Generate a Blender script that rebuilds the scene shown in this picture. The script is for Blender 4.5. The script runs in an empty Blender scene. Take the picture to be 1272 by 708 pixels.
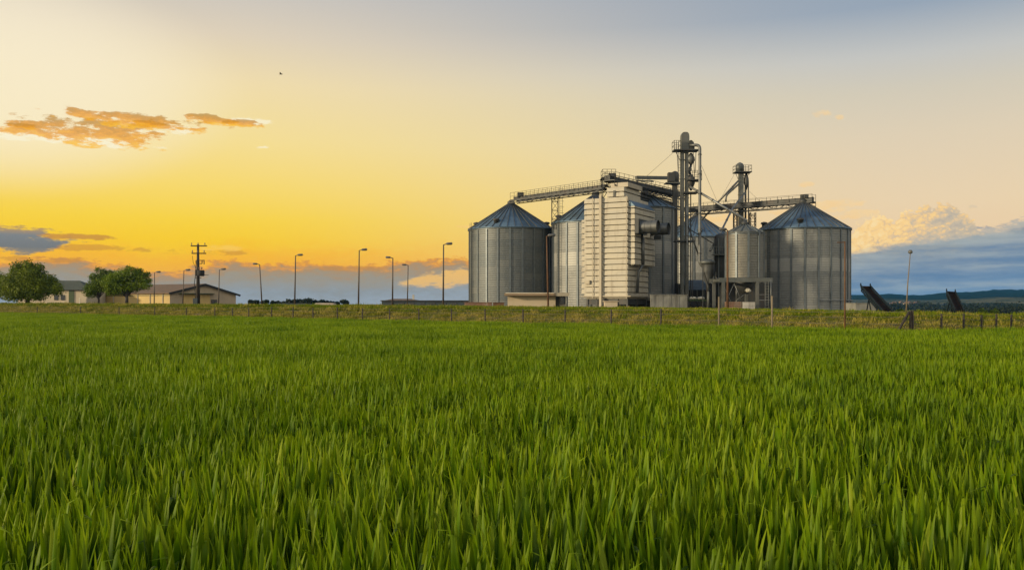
import bpy, math, random
import numpy as np
from mathutils import Vector, Matrix
R = math.radians
PI = math.pi
random.seed(7)
rng = np.random.default_rng(11)
scene = bpy.context.scene
col = scene.collection

# ------------------------------------------------------------------ camera
F = 1101.0                      # focal length in photograph pixels (1272 wide)
HY = 378.0                      # row of the horizon
EYE = 1.6
cam_d = bpy.data.cameras.new('camera')
cam = bpy.data.objects.new('camera', cam_d)
col.objects.link(cam)
cam.location = (0, 0, EYE)
cam.rotation_euler = (R(90), 0, 0)
cam_d.sensor_width = 36
cam_d.lens = F / 1272 * 36
cam_d.shift_y = (HY - 354.0) / 1272
cam_d.clip_start = 0.05
cam_d.clip_end = 30000
scene.camera = cam

# ------------------------------------------------------------------ view
scene.view_settings.view_transform = 'Standard'
scene.view_settings.look = 'None'
scene.view_settings.exposure = 0.0
scene.view_settings.gamma = 1.0
try: scene.view_settings.use_curve_mapping = False
except Exception: pass
scene.cycles.use_denoising = True
scene.cycles.max_bounces = 6
scene.cycles.diffuse_bounces = 3
scene.cycles.glossy_bounces = 3
scene.cycles.transmission_bounces = 3
scene.cycles.transparent_max_bounces = 4
scene.cycles.volume_bounces = 0

# ------------------------------------------------------------------ sun
SUN_AZ = R(-108)                 # from +Y, positive towards +X
SUN_EL = R(12)
sd = bpy.data.lights.new('sun', 'SUN')
sun = bpy.data.objects.new('sun', sd)
col.objects.link(sun)
to_sun = Vector((math.sin(SUN_AZ) * math.cos(SUN_EL), math.cos(SUN_AZ) * math.cos(SUN_EL), math.sin(SUN_EL)))
sun.rotation_euler = to_sun.to_track_quat('Z', 'Y').to_euler()
sun.location = (-30, 0, 40)
sd.energy = 4.8
sd.angle = R(3.0)
sd.color = (1.0, 0.80, 0.52)

# ------------------------------------------------------------------ sky (world)
def lin(r, g, b, a=1.0):
    def f(c):
        c /= 255.0
        return c / 12.92 if c <= 0.04045 else ((c + 0.055) / 1.055) ** 2.4
    return (f(r), f(g), f(b), a)

world = bpy.data.worlds.new('World')
scene.world = world
world.use_nodes = True
WT = world.node_tree
WT.nodes.clear()

class S:                        # tiny expression builder over math nodes
    def __init__(s, nt, sock): s.nt, s.k = nt, sock
    def _op(s, op, *args, clamp=False):
        n = s.nt.nodes.new('ShaderNodeMath'); n.operation = op; n.use_clamp = clamp
        for i, a in enumerate((s,) + args):
            if isinstance(a, S): s.nt.links.new(a.k, n.inputs[i])
            else: n.inputs[i].default_value = float(a)
        return S(s.nt, n.outputs[0])
    def __add__(s, o): return s._op('ADD', o)
    def __radd__(s, o): return s._op('ADD', o)
    def __sub__(s, o): return s._op('SUBTRACT', o)
    def __rsub__(s, o): return (s * -1.0) + o
    def __mul__(s, o): return s._op('MULTIPLY', o)
    def __rmul__(s, o): return s._op('MULTIPLY', o)
    def __truediv__(s, o): return s._op('DIVIDE', o)
    def abs(s): return s._op('ABSOLUTE')
    def step(s, lo, hi):
        n = s.nt.nodes.new('ShaderNodeMapRange'); n.interpolation_type = 'SMOOTHSTEP'
        s.nt.links.new(s.k, n.inputs[0])
        n.inputs[1].default_value = lo; n.inputs[2].default_value = hi
        n.inputs[3].default_value = 0; n.inputs[4].default_value = 1
        return S(s.nt, n.outputs[0])

def ramp(nt, fac, lo, hi, stops, interp='LINEAR'):
    n = nt.nodes.new('ShaderNodeMapRange'); n.clamp = True
    nt.links.new(fac.k, n.inputs[0]); n.inputs[1].default_value = lo; n.inputs[2].default_value = hi
    r = nt.nodes.new('ShaderNodeValToRGB'); nt.links.new(n.outputs[0], r.inputs[0])
    cr = r.color_ramp; cr.interpolation = interp
    while len(cr.elements) > 1: cr.elements.remove(cr.elements[-1])
    for i, (p, c) in enumerate(stops):
        q = (p - lo) / (hi - lo)
        e = cr.elements[0] if i == 0 else cr.elements.new(q)
        e.position = q
        if not isinstance(c, tuple): c = (c, c, c, 1)
        e.color = c
    return r.outputs[0]

def mixc(nt, a, b, f):
    n = nt.nodes.new('ShaderNodeMix'); n.data_type = 'RGBA'
    for s_, v in ((n.inputs[6], a), (n.inputs[7], b)):
        if isinstance(v, tuple): s_.default_value = v
        else: nt.links.new(v, s_)
    if isinstance(f, S): nt.links.new(f.k, n.inputs[0])
    else: n.inputs[0].default_value = f
    return n.outputs[2]

tc = WT.nodes.new('ShaderNodeTexCoord')
sp = WT.nodes.new('ShaderNodeSeparateXYZ'); WT.links.new(tc.outputs['Generated'], sp.inputs[0])
dx, dy, dz = (S(WT, sp.outputs[i]) for i in range(3))
az = dx._op('ARCTAN2', dy) * (180 / PI)
el = dz._op('ARCSINE') * (180 / PI)
def AZ(px): return math.degrees(math.atan((px - 636) / F))
def EL(py, px=636): return math.degrees(math.atan((HY - py) / F * math.cos(math.atan((px - 636) / F))))
def wnoise(sx, sy, seed, detail=5, rough=0.55):
    c = WT.nodes.new('ShaderNodeCombineXYZ')
    WT.links.new((az * sx).k, c.inputs[0]); WT.links.new((el * sy).k, c.inputs[1]); c.inputs[2].default_value = seed
    n = WT.nodes.new('ShaderNodeTexNoise'); n.inputs['Scale'].default_value = 1.0
    n.inputs['Detail'].default_value = detail; n.inputs['Roughness'].default_value = rough
    WT.links.new(c.outputs[0], n.inputs['Vector'])
    return S(WT, n.outputs[0])

left = ramp(WT, el, 0, 90, [(0, lin(255, 185, 50)), (2.2, lin(255, 197, 0)), (3.9, lin(255, 207, 0)), (5.2, lin(254, 214, 52)),
                            (7.2, lin(253, 220, 104)), (10, lin(250, 225, 146)), (13.5, lin(244, 223, 172)), (16.2, lin(226, 211, 186)),
                            (19, lin(204, 198, 190)), (30, lin(150, 160, 175)), (90, lin(95, 118, 150))])
right = ramp(WT, el, 0, 90, [(0, lin(246, 200, 150)), (3, lin(241, 206, 160)), (6, lin(238, 212, 172)), (10, lin(226, 209, 180)),
                             (12.5, lin(213, 204, 184)), (14.5, lin(198, 198, 194)), (17.2, lin(152, 166, 182)), (30, lin(120, 138, 165)), (90, lin(85, 112, 150))])
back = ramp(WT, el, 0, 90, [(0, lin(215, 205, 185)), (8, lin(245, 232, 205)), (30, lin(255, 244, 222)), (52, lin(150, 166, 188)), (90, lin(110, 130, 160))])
bsc = WT.nodes.new('ShaderNodeVectorMath'); bsc.operation = 'SCALE'; bsc.inputs[3].default_value = 1.45; WT.links.new(back, bsc.inputs[0]); back = bsc.outputs[0]  # sky behind the camera made brighter than life to lift the shaded faces
fr = az.step(AZ(230), AZ(1170))
c0 = mixc(WT, left, right, fr)
# saturated yellow band fades out to a pale cream right of the middle of the view
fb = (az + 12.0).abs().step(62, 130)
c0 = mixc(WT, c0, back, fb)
# broad pale glow low at the left, around where the sun went behind the clouds
g = (((az - AZ(-40)) / 13.0)._op('POWER', 2) if False else ((az - AZ(-20)) / 12.0) * ((az - AZ(-20)) / 12.0)) + ((el - EL(95, 0)) / 5.5) * ((el - EL(95, 0)) / 5.5)
c0 = mixc(WT, c0, lin(255, 243, 214), (1.0 - g.step(0.0, 1.6)) * 0.7)

# --- cloud bank along the horizon
BND = [(-400, 312), (0, 322), (60, 318), (110, 322), (150, 325), (190, 334), (215, 336), (250, 326), (300, 322), (330, 326), (380, 324), (430, 328), (480, 326),
       (530, 322), (575, 318), (620, 330), (700, 345), (900, 340), (1000, 322), (1057, 304), (1100, 296), (1140, 291), (1180, 284), (1215, 279), (1272, 270), (1500, 258)]
lo_az, hi_az = AZ(-400), AZ(1500)
bnd = S(WT, ramp(WT, az, lo_az, hi_az, [(AZ(px), EL(py, px) / 10) for px, py in BND])) * 10.0
n1 = wnoise(0.55, 1.3, 3.1); n2 = wnoise(1.6, 4.0, 8.2, 6, 0.6); n3 = wnoise(0.16, 1.5, 15.0, 5, 0.55)
dep = bnd - el + (n1 - 0.5) * 1.2 + (n2 - 0.5) * 1.3
bl = ramp(WT, dep + (n3 - 0.5) * 0.5, 0, 4, [(0, lin(252, 174, 20)), (0.2, lin(232, 156, 44)), (0.5, lin(180, 144, 98)), (1.0, lin(165, 150, 124)), (1.8, lin(160, 156, 146)), (2.6, lin(168, 170, 170)), (3.6, lin(176, 172, 170))])
br = ramp(WT, dep, 0, 6, [(0, lin(240, 204, 160)), (0.25, lin(196, 184, 166)), (0.8, lin(152, 158, 160)), (1.6, lin(132, 148, 164)), (2.4, lin(114, 138, 164)), (3.2, lin(124, 148, 172)), (4.2, lin(114, 142, 170)), (5.5, lin(100, 134, 164))])
streak = n3.step(0.47, 0.68)
br = mixc(WT, br, lin(170, 178, 178), streak * 0.62)
br = mixc(WT, br, lin(84, 120, 158), (1.0 - n3.step(0.36, 0.5)) * 0.5)
bank = mixc(WT, bl, br, az.step(AZ(560), AZ(1050)))
bmask = dep.step(0.0, 0.22) * (1.0 - fb)
glow = (1.0 - (dep.abs()).step(0.0, 1.5)) * (1.0 - az.step(AZ(420), AZ(640))) * 0.6
c1 = mixc(WT, c0, lin(255, 176, 4), glow)
c1 = mixc(WT, c1, bank, bmask)

def blob(px, py, rx, ry, seed, slope=0.0, rag=1.1, fx=1.2, fy=3.4, lo=0.0, hi=0.7):
    """ragged elliptical cloud; rx, ry in photograph pixels converted to degrees"""
    a0, e0 = AZ(px), EL(py, px)
    ra = (AZ(px + rx) - AZ(px - rx)) / 2; re = ry * 0.052
    u = (az - a0) / ra; v = (el - e0 - (az - a0) * slope) / re
    m = 1.0 - (u * u + v * v) + (wnoise(fx * 0.42, fy * 0.5, seed, 8, 0.66) - 0.5) * (5.5 * rag)
    return m.step(lo, hi), v
# yellow opening under the wedge left of the silos
m, v = blob(560, 346, 62, 13, 21, slope=0.10, rag=0.8)
c1 = mixc(WT, c1, lin(252, 196, 96), m * 0.9)
# dark cloud at far left
m, v = blob(14, 298, 88, 14, 31, rag=0.7, lo=0, hi=0.5)
c1 = mixc(WT, c1, ramp(WT, v, -1, 1, [(-1, lin(150, 135, 110)), (-0.5, lin(120, 120, 118)), (0.4, lin(128, 130, 130)), (1, lin(190, 150, 90))]), m)
m, v = blob(92, 294, 44, 4, 33, rag=0.9)
c1 = mixc(WT, c1, lin(205, 142, 45), m * 0.85)
for (px, py, rx, ry, sd_) in ((120, 308, 70, 4, 35), (212, 313, 16, 4, 36), (283, 314, 34, 4, 37), (60, 322, 60, 4, 38), (440, 334, 60, 4, 39)):
    m, v = blob(px, py, rx, ry, sd_, rag=1.2)
    c1 = mixc(WT, c1, lin(206, 140, 34), m * 0.6)
m, v = blob(275, 308, 26, 4, 41, rag=1.3)
c1 = mixc(WT, c1, lin(255, 205, 90), m * 0.6)
# orange cloud high on the left: bright rim below, darker body
for (px, py, rx, ry, sd_) in ((75, 172, 120, 6, 51), (200, 160, 60, 6, 52), (310, 152, 40, 5, 53), (325, 183, 12, 4, 54)):
    m, v = blob(px, py, rx, ry, sd_, rag=1.3)
    c1 = mixc(WT, c1, lin(255, 246, 214), m * 0.75)
for (px, py, rx, ry, sd_, sl) in ((112, 163, 108, 15, 61, 0.0), (165, 149, 90, 9, 62, -0.04), (24, 157, 22, 5, 63, 0.0), (265, 149, 40, 5, 64, 0.0), (300, 153, 30, 4, 65, -0.03), (195, 155, 40, 6, 66, -0.1)):
    m, v = blob(px, py, rx, ry, sd_, slope=sl, rag=1.5)
    c = ramp(WT, v + (wnoise(2.0, 5.0, sd_ + 0.5, 5) - 0.5) * 2.4, -1, 1, [(-1, lin(255, 192, 40)), (-0.3, lin(240, 160, 10)), (0.3, lin(212, 142, 18)), (1, lin(192, 144, 60))])
    c1 = mixc(WT, c1, c, m * 0.84)
# peach cumulus on the right
for (px, py, rx, ry, sd_, a_) in ((1030, 254, 42, 6, 71, .55), (1010, 262, 50, 5, 72, .5), (1060, 266, 40, 6, 73, .6), (1020, 141, 14, 5, 78, .55), (1042, 146, 6, 3, 79, .5), (1001, 229, 12, 3, 80, .5), (1208, 258, 6, 3, 81, .3), (575, 282, 14, 2.5, 82, .5), (880, 272, 60, 5, 83, .5)):
    m, v = blob(px, py, rx, ry, sd_, rag=0.55 if ry > 10 else 1.0, fx=2.4, fy=3.4, hi=0.3 if ry > 10 else 0.8)
    q = wnoise(1.7, 2.4, sd_ + 0.3, 5)
    c = ramp(WT, q * 2.0 + v * 0.22 - 0.5 + (az - AZ(1130)) * 0.09, -0.4, 1.5, [(-0.4, lin(255, 206, 128)), (0.35, lin(252, 214, 150)), (0.65, lin(232, 204, 160)), (1.0, lin(204, 190, 166)), (1.5, lin(190, 180, 166))])
    c1 = mixc(WT, c1, c, m * a_)
# cumulus towers: a billowing upper edge, lit from the left
CB = [(900, 330), (1040, 316), (1054, 292), (1066, 276), (1082, 267), (1098, 264), (1110, 272), (1122, 262), (1140, 258), (1152, 253), (1168, 250), (1184, 251), (1196, 262), (1206, 272), (1218, 282), (1240, 300), (1300, 320)]
ctop = S(WT, ramp(WT, az, AZ(900), AZ(1300), [(AZ(px), EL(py, px) / 10) for px, py in CB])) * 10.0
def vor(sx, sy, seed):
    c = WT.nodes.new('ShaderNodeCombineXYZ'); wv_ = wnoise(1.3, 1.3, seed + 9, 4)
    WT.links.new((az * sx + wv_ * 0.9).k, c.inputs[0]); WT.links.new((el * sy + wv_ * 0.9).k, c.inputs[1]); c.inputs[2].default_value = seed
    n = WT.nodes.new('ShaderNodeTexVoronoi'); n.feature = 'SMOOTH_F1'; n.inputs['Smoothness'].default_value = 0.25; WT.links.new(c.outputs[0], n.inputs['Vector'])
    return S(WT, n.outputs['Distance'])
vb = vor(0.62, 0.95, 4.0); vs_ = vor(1.5, 2.2, 9.0); wn_ = wnoise(1.0, 1.7, 91, 6, .55)
cdep = ctop - el + (0.42 - vb) * 0.75 + (0.4 - vs_) * 0.22 + (wn_ - 0.5) * 0.25
relief = 0.16 + (0.45 - vb) * 0.9 + (0.42 - vs_) * 0.3 + (wn_ - 0.5) * 1.1 - (az - AZ(1120)) * 0.13 - (cdep - 0.7) * 0.10
ccol = ramp(WT, relief, -0.75, 0.6, [(-0.75, lin(186, 174, 158)), (-0.35, lin(206, 188, 160)), (-0.08, lin(232, 198, 150)), (0.18, lin(255, 212, 138)), (0.6, lin(255, 224, 164))])
c1 = mixc(WT, c1, ccol, cdep.step(0.0, 0.16) * az.step(AZ(985), AZ(1030)) * (1.0 - az.step(AZ(1260), AZ(1300))))
# the bank again, in front of the cumulus foot on the right
dep2 = bnd - el - 0.25 + (n1 - 0.5) * 0.5 + (n2 - 0.5) * 0.6
c1 = mixc(WT, c1, br, dep2.step(0.0, 0.55) * az.step(AZ(985), AZ(1030)) * (1.0 - fb))

sky = WT.nodes.new('ShaderNodeTexSky'); sky.sky_type = 'NISHITA'; sky.sun_disc = False
sky.sun_elevation = SUN_EL; sky.sun_rotation = SUN_AZ; sky.dust_density = 1.5
b1 = WT.nodes.new('ShaderNodeBackground'); WT.links.new(c1, b1.inputs[0]); b1.inputs[1].default_value = 0.97
b2 = WT.nodes.new('ShaderNodeBackground'); WT.links.new(sky.outputs[0], b2.inputs[0]); b2.inputs[1].default_value = 0.004
ad = WT.nodes.new('ShaderNodeAddShader'); WT.links.new(b1.outputs[0], ad.inputs[0]); WT.links.new(b2.outputs[0], ad.inputs[1])
wo = WT.nodes.new('ShaderNodeOutputWorld'); WT.links.new(ad.outputs[0], wo.inputs[0])
world.cycles.sampling_method = 'MANUAL'; world.cycles.sample_map_resolution = 1024

# ------------------------------------------------------------------ materials
def rgba(c): return tuple(c) + (1.0,) if len(c) == 3 else tuple(c)
MATS = {}
def pmat(name, c1, c2=None, scale=1.0, rough=0.7, metal=0.0, bump=0.0, stretch=(1, 1, 1), detail=5, spec=0.5, dirt=None, dirt_scale=0.6, dirt_amt=0.5, dirt_stretch=(1, 1, 0.2)):
    m = bpy.data.materials.new(name); m.use_nodes = True
    nt = m.node_tree; b = nt.nodes['Principled BSDF']
    b.inputs['Roughness'].default_value = rough; b.inputs['Metallic'].default_value = metal
    b.inputs['Specular IOR Level'].default_value = spec
    t = nt.nodes.new('ShaderNodeTexCoord')
    mp = nt.nodes.new('ShaderNodeMapping'); mp.inputs['Scale'].default_value = stretch
    nt.links.new(t.outputs['Object'], mp.inputs[0])
    n = nt.nodes.new('ShaderNodeTexNoise'); n.inputs['Scale'].default_value = scale; n.inputs['Detail'].default_value = detail
    nt.links.new(mp.outputs[0], n.inputs['Vector'])
    f = S(nt, n.outputs[0]).step(0.3, 0.7)
    cc = mixc(nt, rgba(c1), rgba(c2 or tuple(x * 0.8 for x in c1)), f)
    if dirt:
        mp2 = nt.nodes.new('ShaderNodeMapping'); mp2.inputs['Scale'].default_value = dirt_stretch
        nt.links.new(t.outputs['Object'], mp2.inputs[0])
        n2_ = nt.nodes.new('ShaderNodeTexNoise'); n2_.inputs['Scale'].default_value = dirt_scale; n2_.inputs['Detail'].default_value = 6
        n2_.inputs['Roughness'].default_value = 0.65
        nt.links.new(mp2.outputs[0], n2_.inputs['Vector'])
        cc = mixc(nt, cc, rgba(dirt), S(nt, n2_.outputs[0]).step(0.48, 0.72) * dirt_amt)
    nt.links.new(cc, b.inputs['Base Color'])
    if bump:
        bp = nt.nodes.new('ShaderNodeBump'); bp.inputs['Strength'].default_value = bump; bp.inputs['Distance'].default_value = 0.03
        nt.links.new(n.outputs[0], bp.inputs['Height']); nt.links.new(bp.outputs[0], b.inputs['Normal'])
    MATS[name] = m
    return m

def silo_wall_mat(name, ca, cb, band=None):
    m = bpy.data.materials.new(name); m.use_nodes = True
    nt = m.node_tree; b = nt.nodes['Principled BSDF']
    b.inputs['Metallic'].default_value = 0.4; b.inputs['Roughness'].default_value = 0.6
    t = nt.nodes.new('ShaderNodeTexCoord')
    br_ = nt.nodes.new('ShaderNodeTexBrick')
    br_.inputs['Scale'].default_value = 1.0; br_.inputs['Brick Width'].default_value = 2.75; br_.inputs['Row Height'].default_value = 0.92
    br_.inputs['Mortar Size'].default_value = 0.03; br_.inputs['Mortar Smooth'].default_value = 0.3; br_.offset = 0.5
    br_.inputs['Color1'].default_value = rgba(ca); br_.inputs['Color2'].default_value = rgba(cb)
    br_.inputs['Mortar'].default_value = rgba(tuple(x * 0.72 for x in ca)); br_.inputs['Bias'].default_value = 0.0
    nt.links.new(t.outputs['UV'], br_.inputs['Vector'])
    mp = nt.nodes.new('ShaderNodeMapping'); mp.inputs['Scale'].default_value = (0.9, 0.16, 1)
    nt.links.new(t.outputs['UV'], mp.inputs[0])
    n = nt.nodes.new('ShaderNodeTexNoise'); n.inputs['Scale'].default_value = 1.0; n.inputs['Detail'].default_value = 6
    nt.links.new(mp.outputs[0], n.inputs['Vector'])
    cc = mixc(nt, br_.outputs[0], rgba(tuple(x * 0.62 for x in cb)), S(nt, n.outputs[0]).step(0.46, 0.75) * 0.55)
    n4 = nt.nodes.new('ShaderNodeTexNoise'); n4.inputs['Scale'].default_value = 3.2; n4.inputs['Detail'].default_value = 4
    nt.links.new(t.outputs['UV'], n4.inputs['Vector'])
    cc = mixc(nt, cc, rgba(tuple(min(1, x * 1.35) for x in ca)), S(nt, n4.outputs[0]).step(0.5, 0.75) * 0.4)
    sx = nt.nodes.new('ShaderNodeSeparateXYZ'); nt.links.new(t.outputs['UV'], sx.inputs[0])
    vv = S(nt, sx.outputs[1])
    if band:
        lo, hi, c = band
        w = (vv + (S(nt, n.outputs[0]) - 0.5) * 0.5)
        cc = mixc(nt, cc, rgba(c), w.step(lo, lo + 0.15) * (1.0 - w.step(hi, hi + 0.15)) * 0.6)
    nt.links.new(cc, b.inputs['Base Color'])
    wv = (vv * (2 * PI / 0.305))._op('SINE') * 0.5
    bp = nt.nodes.new('ShaderNodeBump'); bp.inputs['Strength'].default_value = 0.32; bp.inputs['Distance'].default_value = 0.05
    nt.links.new(wv.k, bp.inputs['Height']); nt.links.new(bp.outputs[0], b.inputs['Normal'])
    return m

M_wallA = silo_wall_mat('galvanised_sheet_dark', (0.125, 0.135, 0.13), (0.085, 0.10, 0.105))
M_wallF = silo_wall_mat('galvanised_sheet', (0.215, 0.22, 0.205), (0.16, 0.17, 0.165), band=(5.2, 6.9, (0.33, 0.33, 0.30)))
M_wallE = silo_wall_mat('galvanised_sheet_tank', (0.165, 0.16, 0.135), (0.12, 0.12, 0.11))
M_rib = pmat('stiffener_steel', (0.13, 0.15, 0.16), (0.09, 0.11, 0.12), 1.5, 0.5, 0.5)
M_roof = pmat('roof_sheet', (0.11, 0.17, 0.225), (0.065, 0.105, 0.145), 0.5, 0.42, 0.5, stretch=(1, 1, 1), dirt=(0.10, 0.11, 0.11), dirt_scale=0.5, dirt_stretch=(1, 1, 1))
M_leanroof = pmat('lean_to_sheet', (0.09, 0.115, 0.13), (0.06, 0.08, 0.09), 1.0, 0.7, 0.1, dirt=(0.06, 0.055, 0.05), dirt_scale=1.5)
M_steel = pmat('galvanised_steel', (0.125, 0.13, 0.12), (0.075, 0.085, 0.08), 0.8, 0.55, 0.35, dirt=(0.08, 0.07, 0.06), dirt_scale=0.8)
M_dark = pmat('weathered_dark_steel', (0.055, 0.058, 0.055), (0.03, 0.034, 0.034), 0.8, 0.6, 0.3, dirt=(0.07, 0.045, 0.03), dirt_scale=0.9)
M_pipe = pmat('pipe_steel', (0.22, 0.22, 0.20), (0.14, 0.15, 0.15), 1.2, 0.45, 0.5)
M_pipe_dull = pmat('pipe_steel_dull', (0.12, 0.125, 0.12), (0.08, 0.085, 0.085), 1.2, 0.5, 0.5)
M_cream = pmat('cream_sheet', (0.37, 0.335, 0.25), (0.33, 0.31, 0.25), 0.9, 0.6, 0.1, stretch=(0.35, 0.35, 2.2), dirt=(0.17, 0.14, 0.10), dirt_scale=1.3, dirt_amt=0.6)
M_creamd = pmat('cream_sheet_trim', (0.34, 0.30, 0.22), (0.28, 0.25, 0.19), 0.5, 0.55, 0.1, dirt=(0.3, 0.24, 0.16), dirt_scale=0.9)
M_black = pmat('black_and_inner_shade', (0.012, 0.013, 0.013), (0.018, 0.018, 0.018), 1.0, 0.9)  # black for small parts, and for the shade inside lean-to and ducts
M_rust = pmat('rusty_pole', (0.12, 0.055, 0.018), (0.07, 0.035, 0.016), 2.0, 0.8, 0.0, dirt=(0.16, 0.08, 0.03))
M_lamp = pmat('lamp_pole_steel', (0.07, 0.055, 0.04), (0.05, 0.04, 0.035), 2.0, 0.6, 0.1)
M_lamph = pmat('lamp_head_grey', (0.10, 0.10, 0.09), (0.07, 0.07, 0.07), 2.0, 0.5)
M_wood = pmat('dark_wood', (0.034, 0.026, 0.017), (0.02, 0.017, 0.013), 6, 0.85, stretch=(1, 1, 0.1), bump=0.4)
M_woodp = pmat('pale_wood', (0.17, 0.135, 0.085), (0.12, 0.095, 0.06), 6, 0.85, stretch=(1, 1, 0.1), bump=0.4)
M_wire = pmat('fence_wire', (0.12, 0.11, 0.09), None, 2, 0.5, 0.4)
M_conc = pmat('stained_concrete', (0.20, 0.20, 0.175), (0.14, 0.14, 0.125), 1.0, 0.9, dirt=(0.07, 0.07, 0.06), dirt_scale=1.6, dirt_amt=0.85, dirt_stretch=(1, 1, 0.12))
M_concl = pmat('light_concrete', (0.42, 0.40, 0.35), (0.32, 0.31, 0.28), 1.0, 0.9, dirt=(0.16, 0.15, 0.13), dirt_scale=1.5, dirt_amt=0.6)
M_hut = pmat('hut_render', (0.46, 0.38, 0.26), (0.40, 0.34, 0.24), 0.7, 0.85, dirt=(0.36, 0.30, 0.22), dirt_scale=0.8, dirt_amt=0.5)
M_fascia = pmat('brown_fascia', (0.24, 0.17, 0.10), (0.18, 0.13, 0.08), 1, 0.7)
M_hall = pmat('barn_wall', (0.34, 0.275, 0.19), (0.28, 0.23, 0.165), 0.4, 0.85, dirt=(0.2, 0.17, 0.13), dirt_scale=0.5)
M_hally = pmat('barn_side_wall', (0.44, 0.32, 0.12), (0.38, 0.28, 0.11), 0.4, 0.85, dirt=(0.3, 0.22, 0.12), dirt_scale=0.5)
M_tile = pmat('brown_tile_roof', (0.14, 0.085, 0.05), (0.10, 0.07, 0.045), 1.5, 0.85, dirt=(0.07, 0.06, 0.05), dirt_scale=2.5, dirt_stretch=(1, 1, 1))
M_tileg = pmat('grey_green_roof', (0.06, 0.07, 0.05), (0.045, 0.055, 0.04), 1.0, 0.85, dirt=(0.05, 0.05, 0.045), dirt_scale=1.5)
M_glass = pmat('window_glass', (0.03, 0.035, 0.04), None, 1, 0.12, 0.0, spec=0.8)
M_brick = pmat('rusty_brick', (0.17, 0.09, 0.055), (0.12, 0.075, 0.05), 2.0, 0.9, dirt=(0.25, 0.22, 0.18), dirt_scale=1.5)
M_sack = pmat('white_sack', (0.62, 0.58, 0.46), (0.5, 0.47, 0.38), 3.0, 0.8, bump=0.5)
M_green = pmat('green_paint', (0.035, 0.06, 0.015), (0.025, 0.045, 0.012), 2.0, 0.6)
M_belt = pmat('rusty_belt', (0.020, 0.010, 0.005), (0.006, 0.005, 0.004), 2.5, 0.95, spec=0.1)
M_blue = pmat('blue_grey_frame', (0.010, 0.018, 0.023), (0.006, 0.011, 0.014), 2.0, 0.8, 0.0, spec=0.15)
M_teal = pmat('dark_teal_wall', (0.035, 0.05, 0.055), (0.025, 0.035, 0.04), 0.5, 0.8)
M_tarp = pmat('pale_tarpaulin', (0.36, 0.30, 0.22), (0.27, 0.22, 0.17), 0.6, 0.9)
M_bark = pmat('bark', (0.05, 0.04, 0.028), (0.03, 0.025, 0.02), 4, 0.9, stretch=(1, 1, 0.2), bump=0.6)
M_bird = pmat('bird_feathers', (0.05, 0.045, 0.04), None, 5, 0.8)
M_insul = pmat('brown_insulator', (0.09, 0.05, 0.03), None, 5, 0.3)

def leaf_mat(name, ca, cb, trans=0.35, sc=0.5):
    m = bpy.data.materials.new(name); m.use_nodes = True
    nt = m.node_tree; b = nt.nodes['Principled BSDF']; out = nt.nodes['Material Output']
    b.inputs['Roughness'].default_value = 0.6; b.inputs['Specular IOR Level'].default_value = 0.3
    t = nt.nodes.new('ShaderNodeTexCoord'); n = nt.nodes.new('ShaderNodeTexNoise'); n.inputs['Scale'].default_value = sc; n.inputs['Detail'].default_value = 5
    nt.links.new(t.outputs['Object'], n.inputs['Vector'])
    cc = mixc(nt, rgba(ca), rgba(cb), S(nt, n.outputs[0]).step(0.35, 0.65))
    nt.links.new(cc, b.inputs['Base Color'])
    tr = nt.nodes.new('ShaderNodeBsdfTranslucent'); nt.links.new(cc, tr.inputs[0])
    mx = nt.nodes.new('ShaderNodeMixShader'); mx.inputs[0].default_value = trans
    nt.links.new(b.outputs[0], mx.inputs[1]); nt.links.new(tr.outputs[0], mx.inputs[2]); nt.links.new(mx.outputs[0], out.inputs[0])
    return m
M_leaf1 = leaf_mat('foliage_olive', (0.16, 0.205, 0.006), (0.075, 0.11, 0.005))
M_leaf2 = leaf_mat('foliage_green', (0.17, 0.24, 0.008), (0.08, 0.13, 0.006))
M_leaf3 = leaf_mat('foliage_dark', (0.02, 0.035, 0.018), (0.012, 0.022, 0.014))
M_leaf4 = leaf_mat('foliage_fresh', (0.13, 0.19, 0.010), (0.06, 0.10, 0.008))

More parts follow.
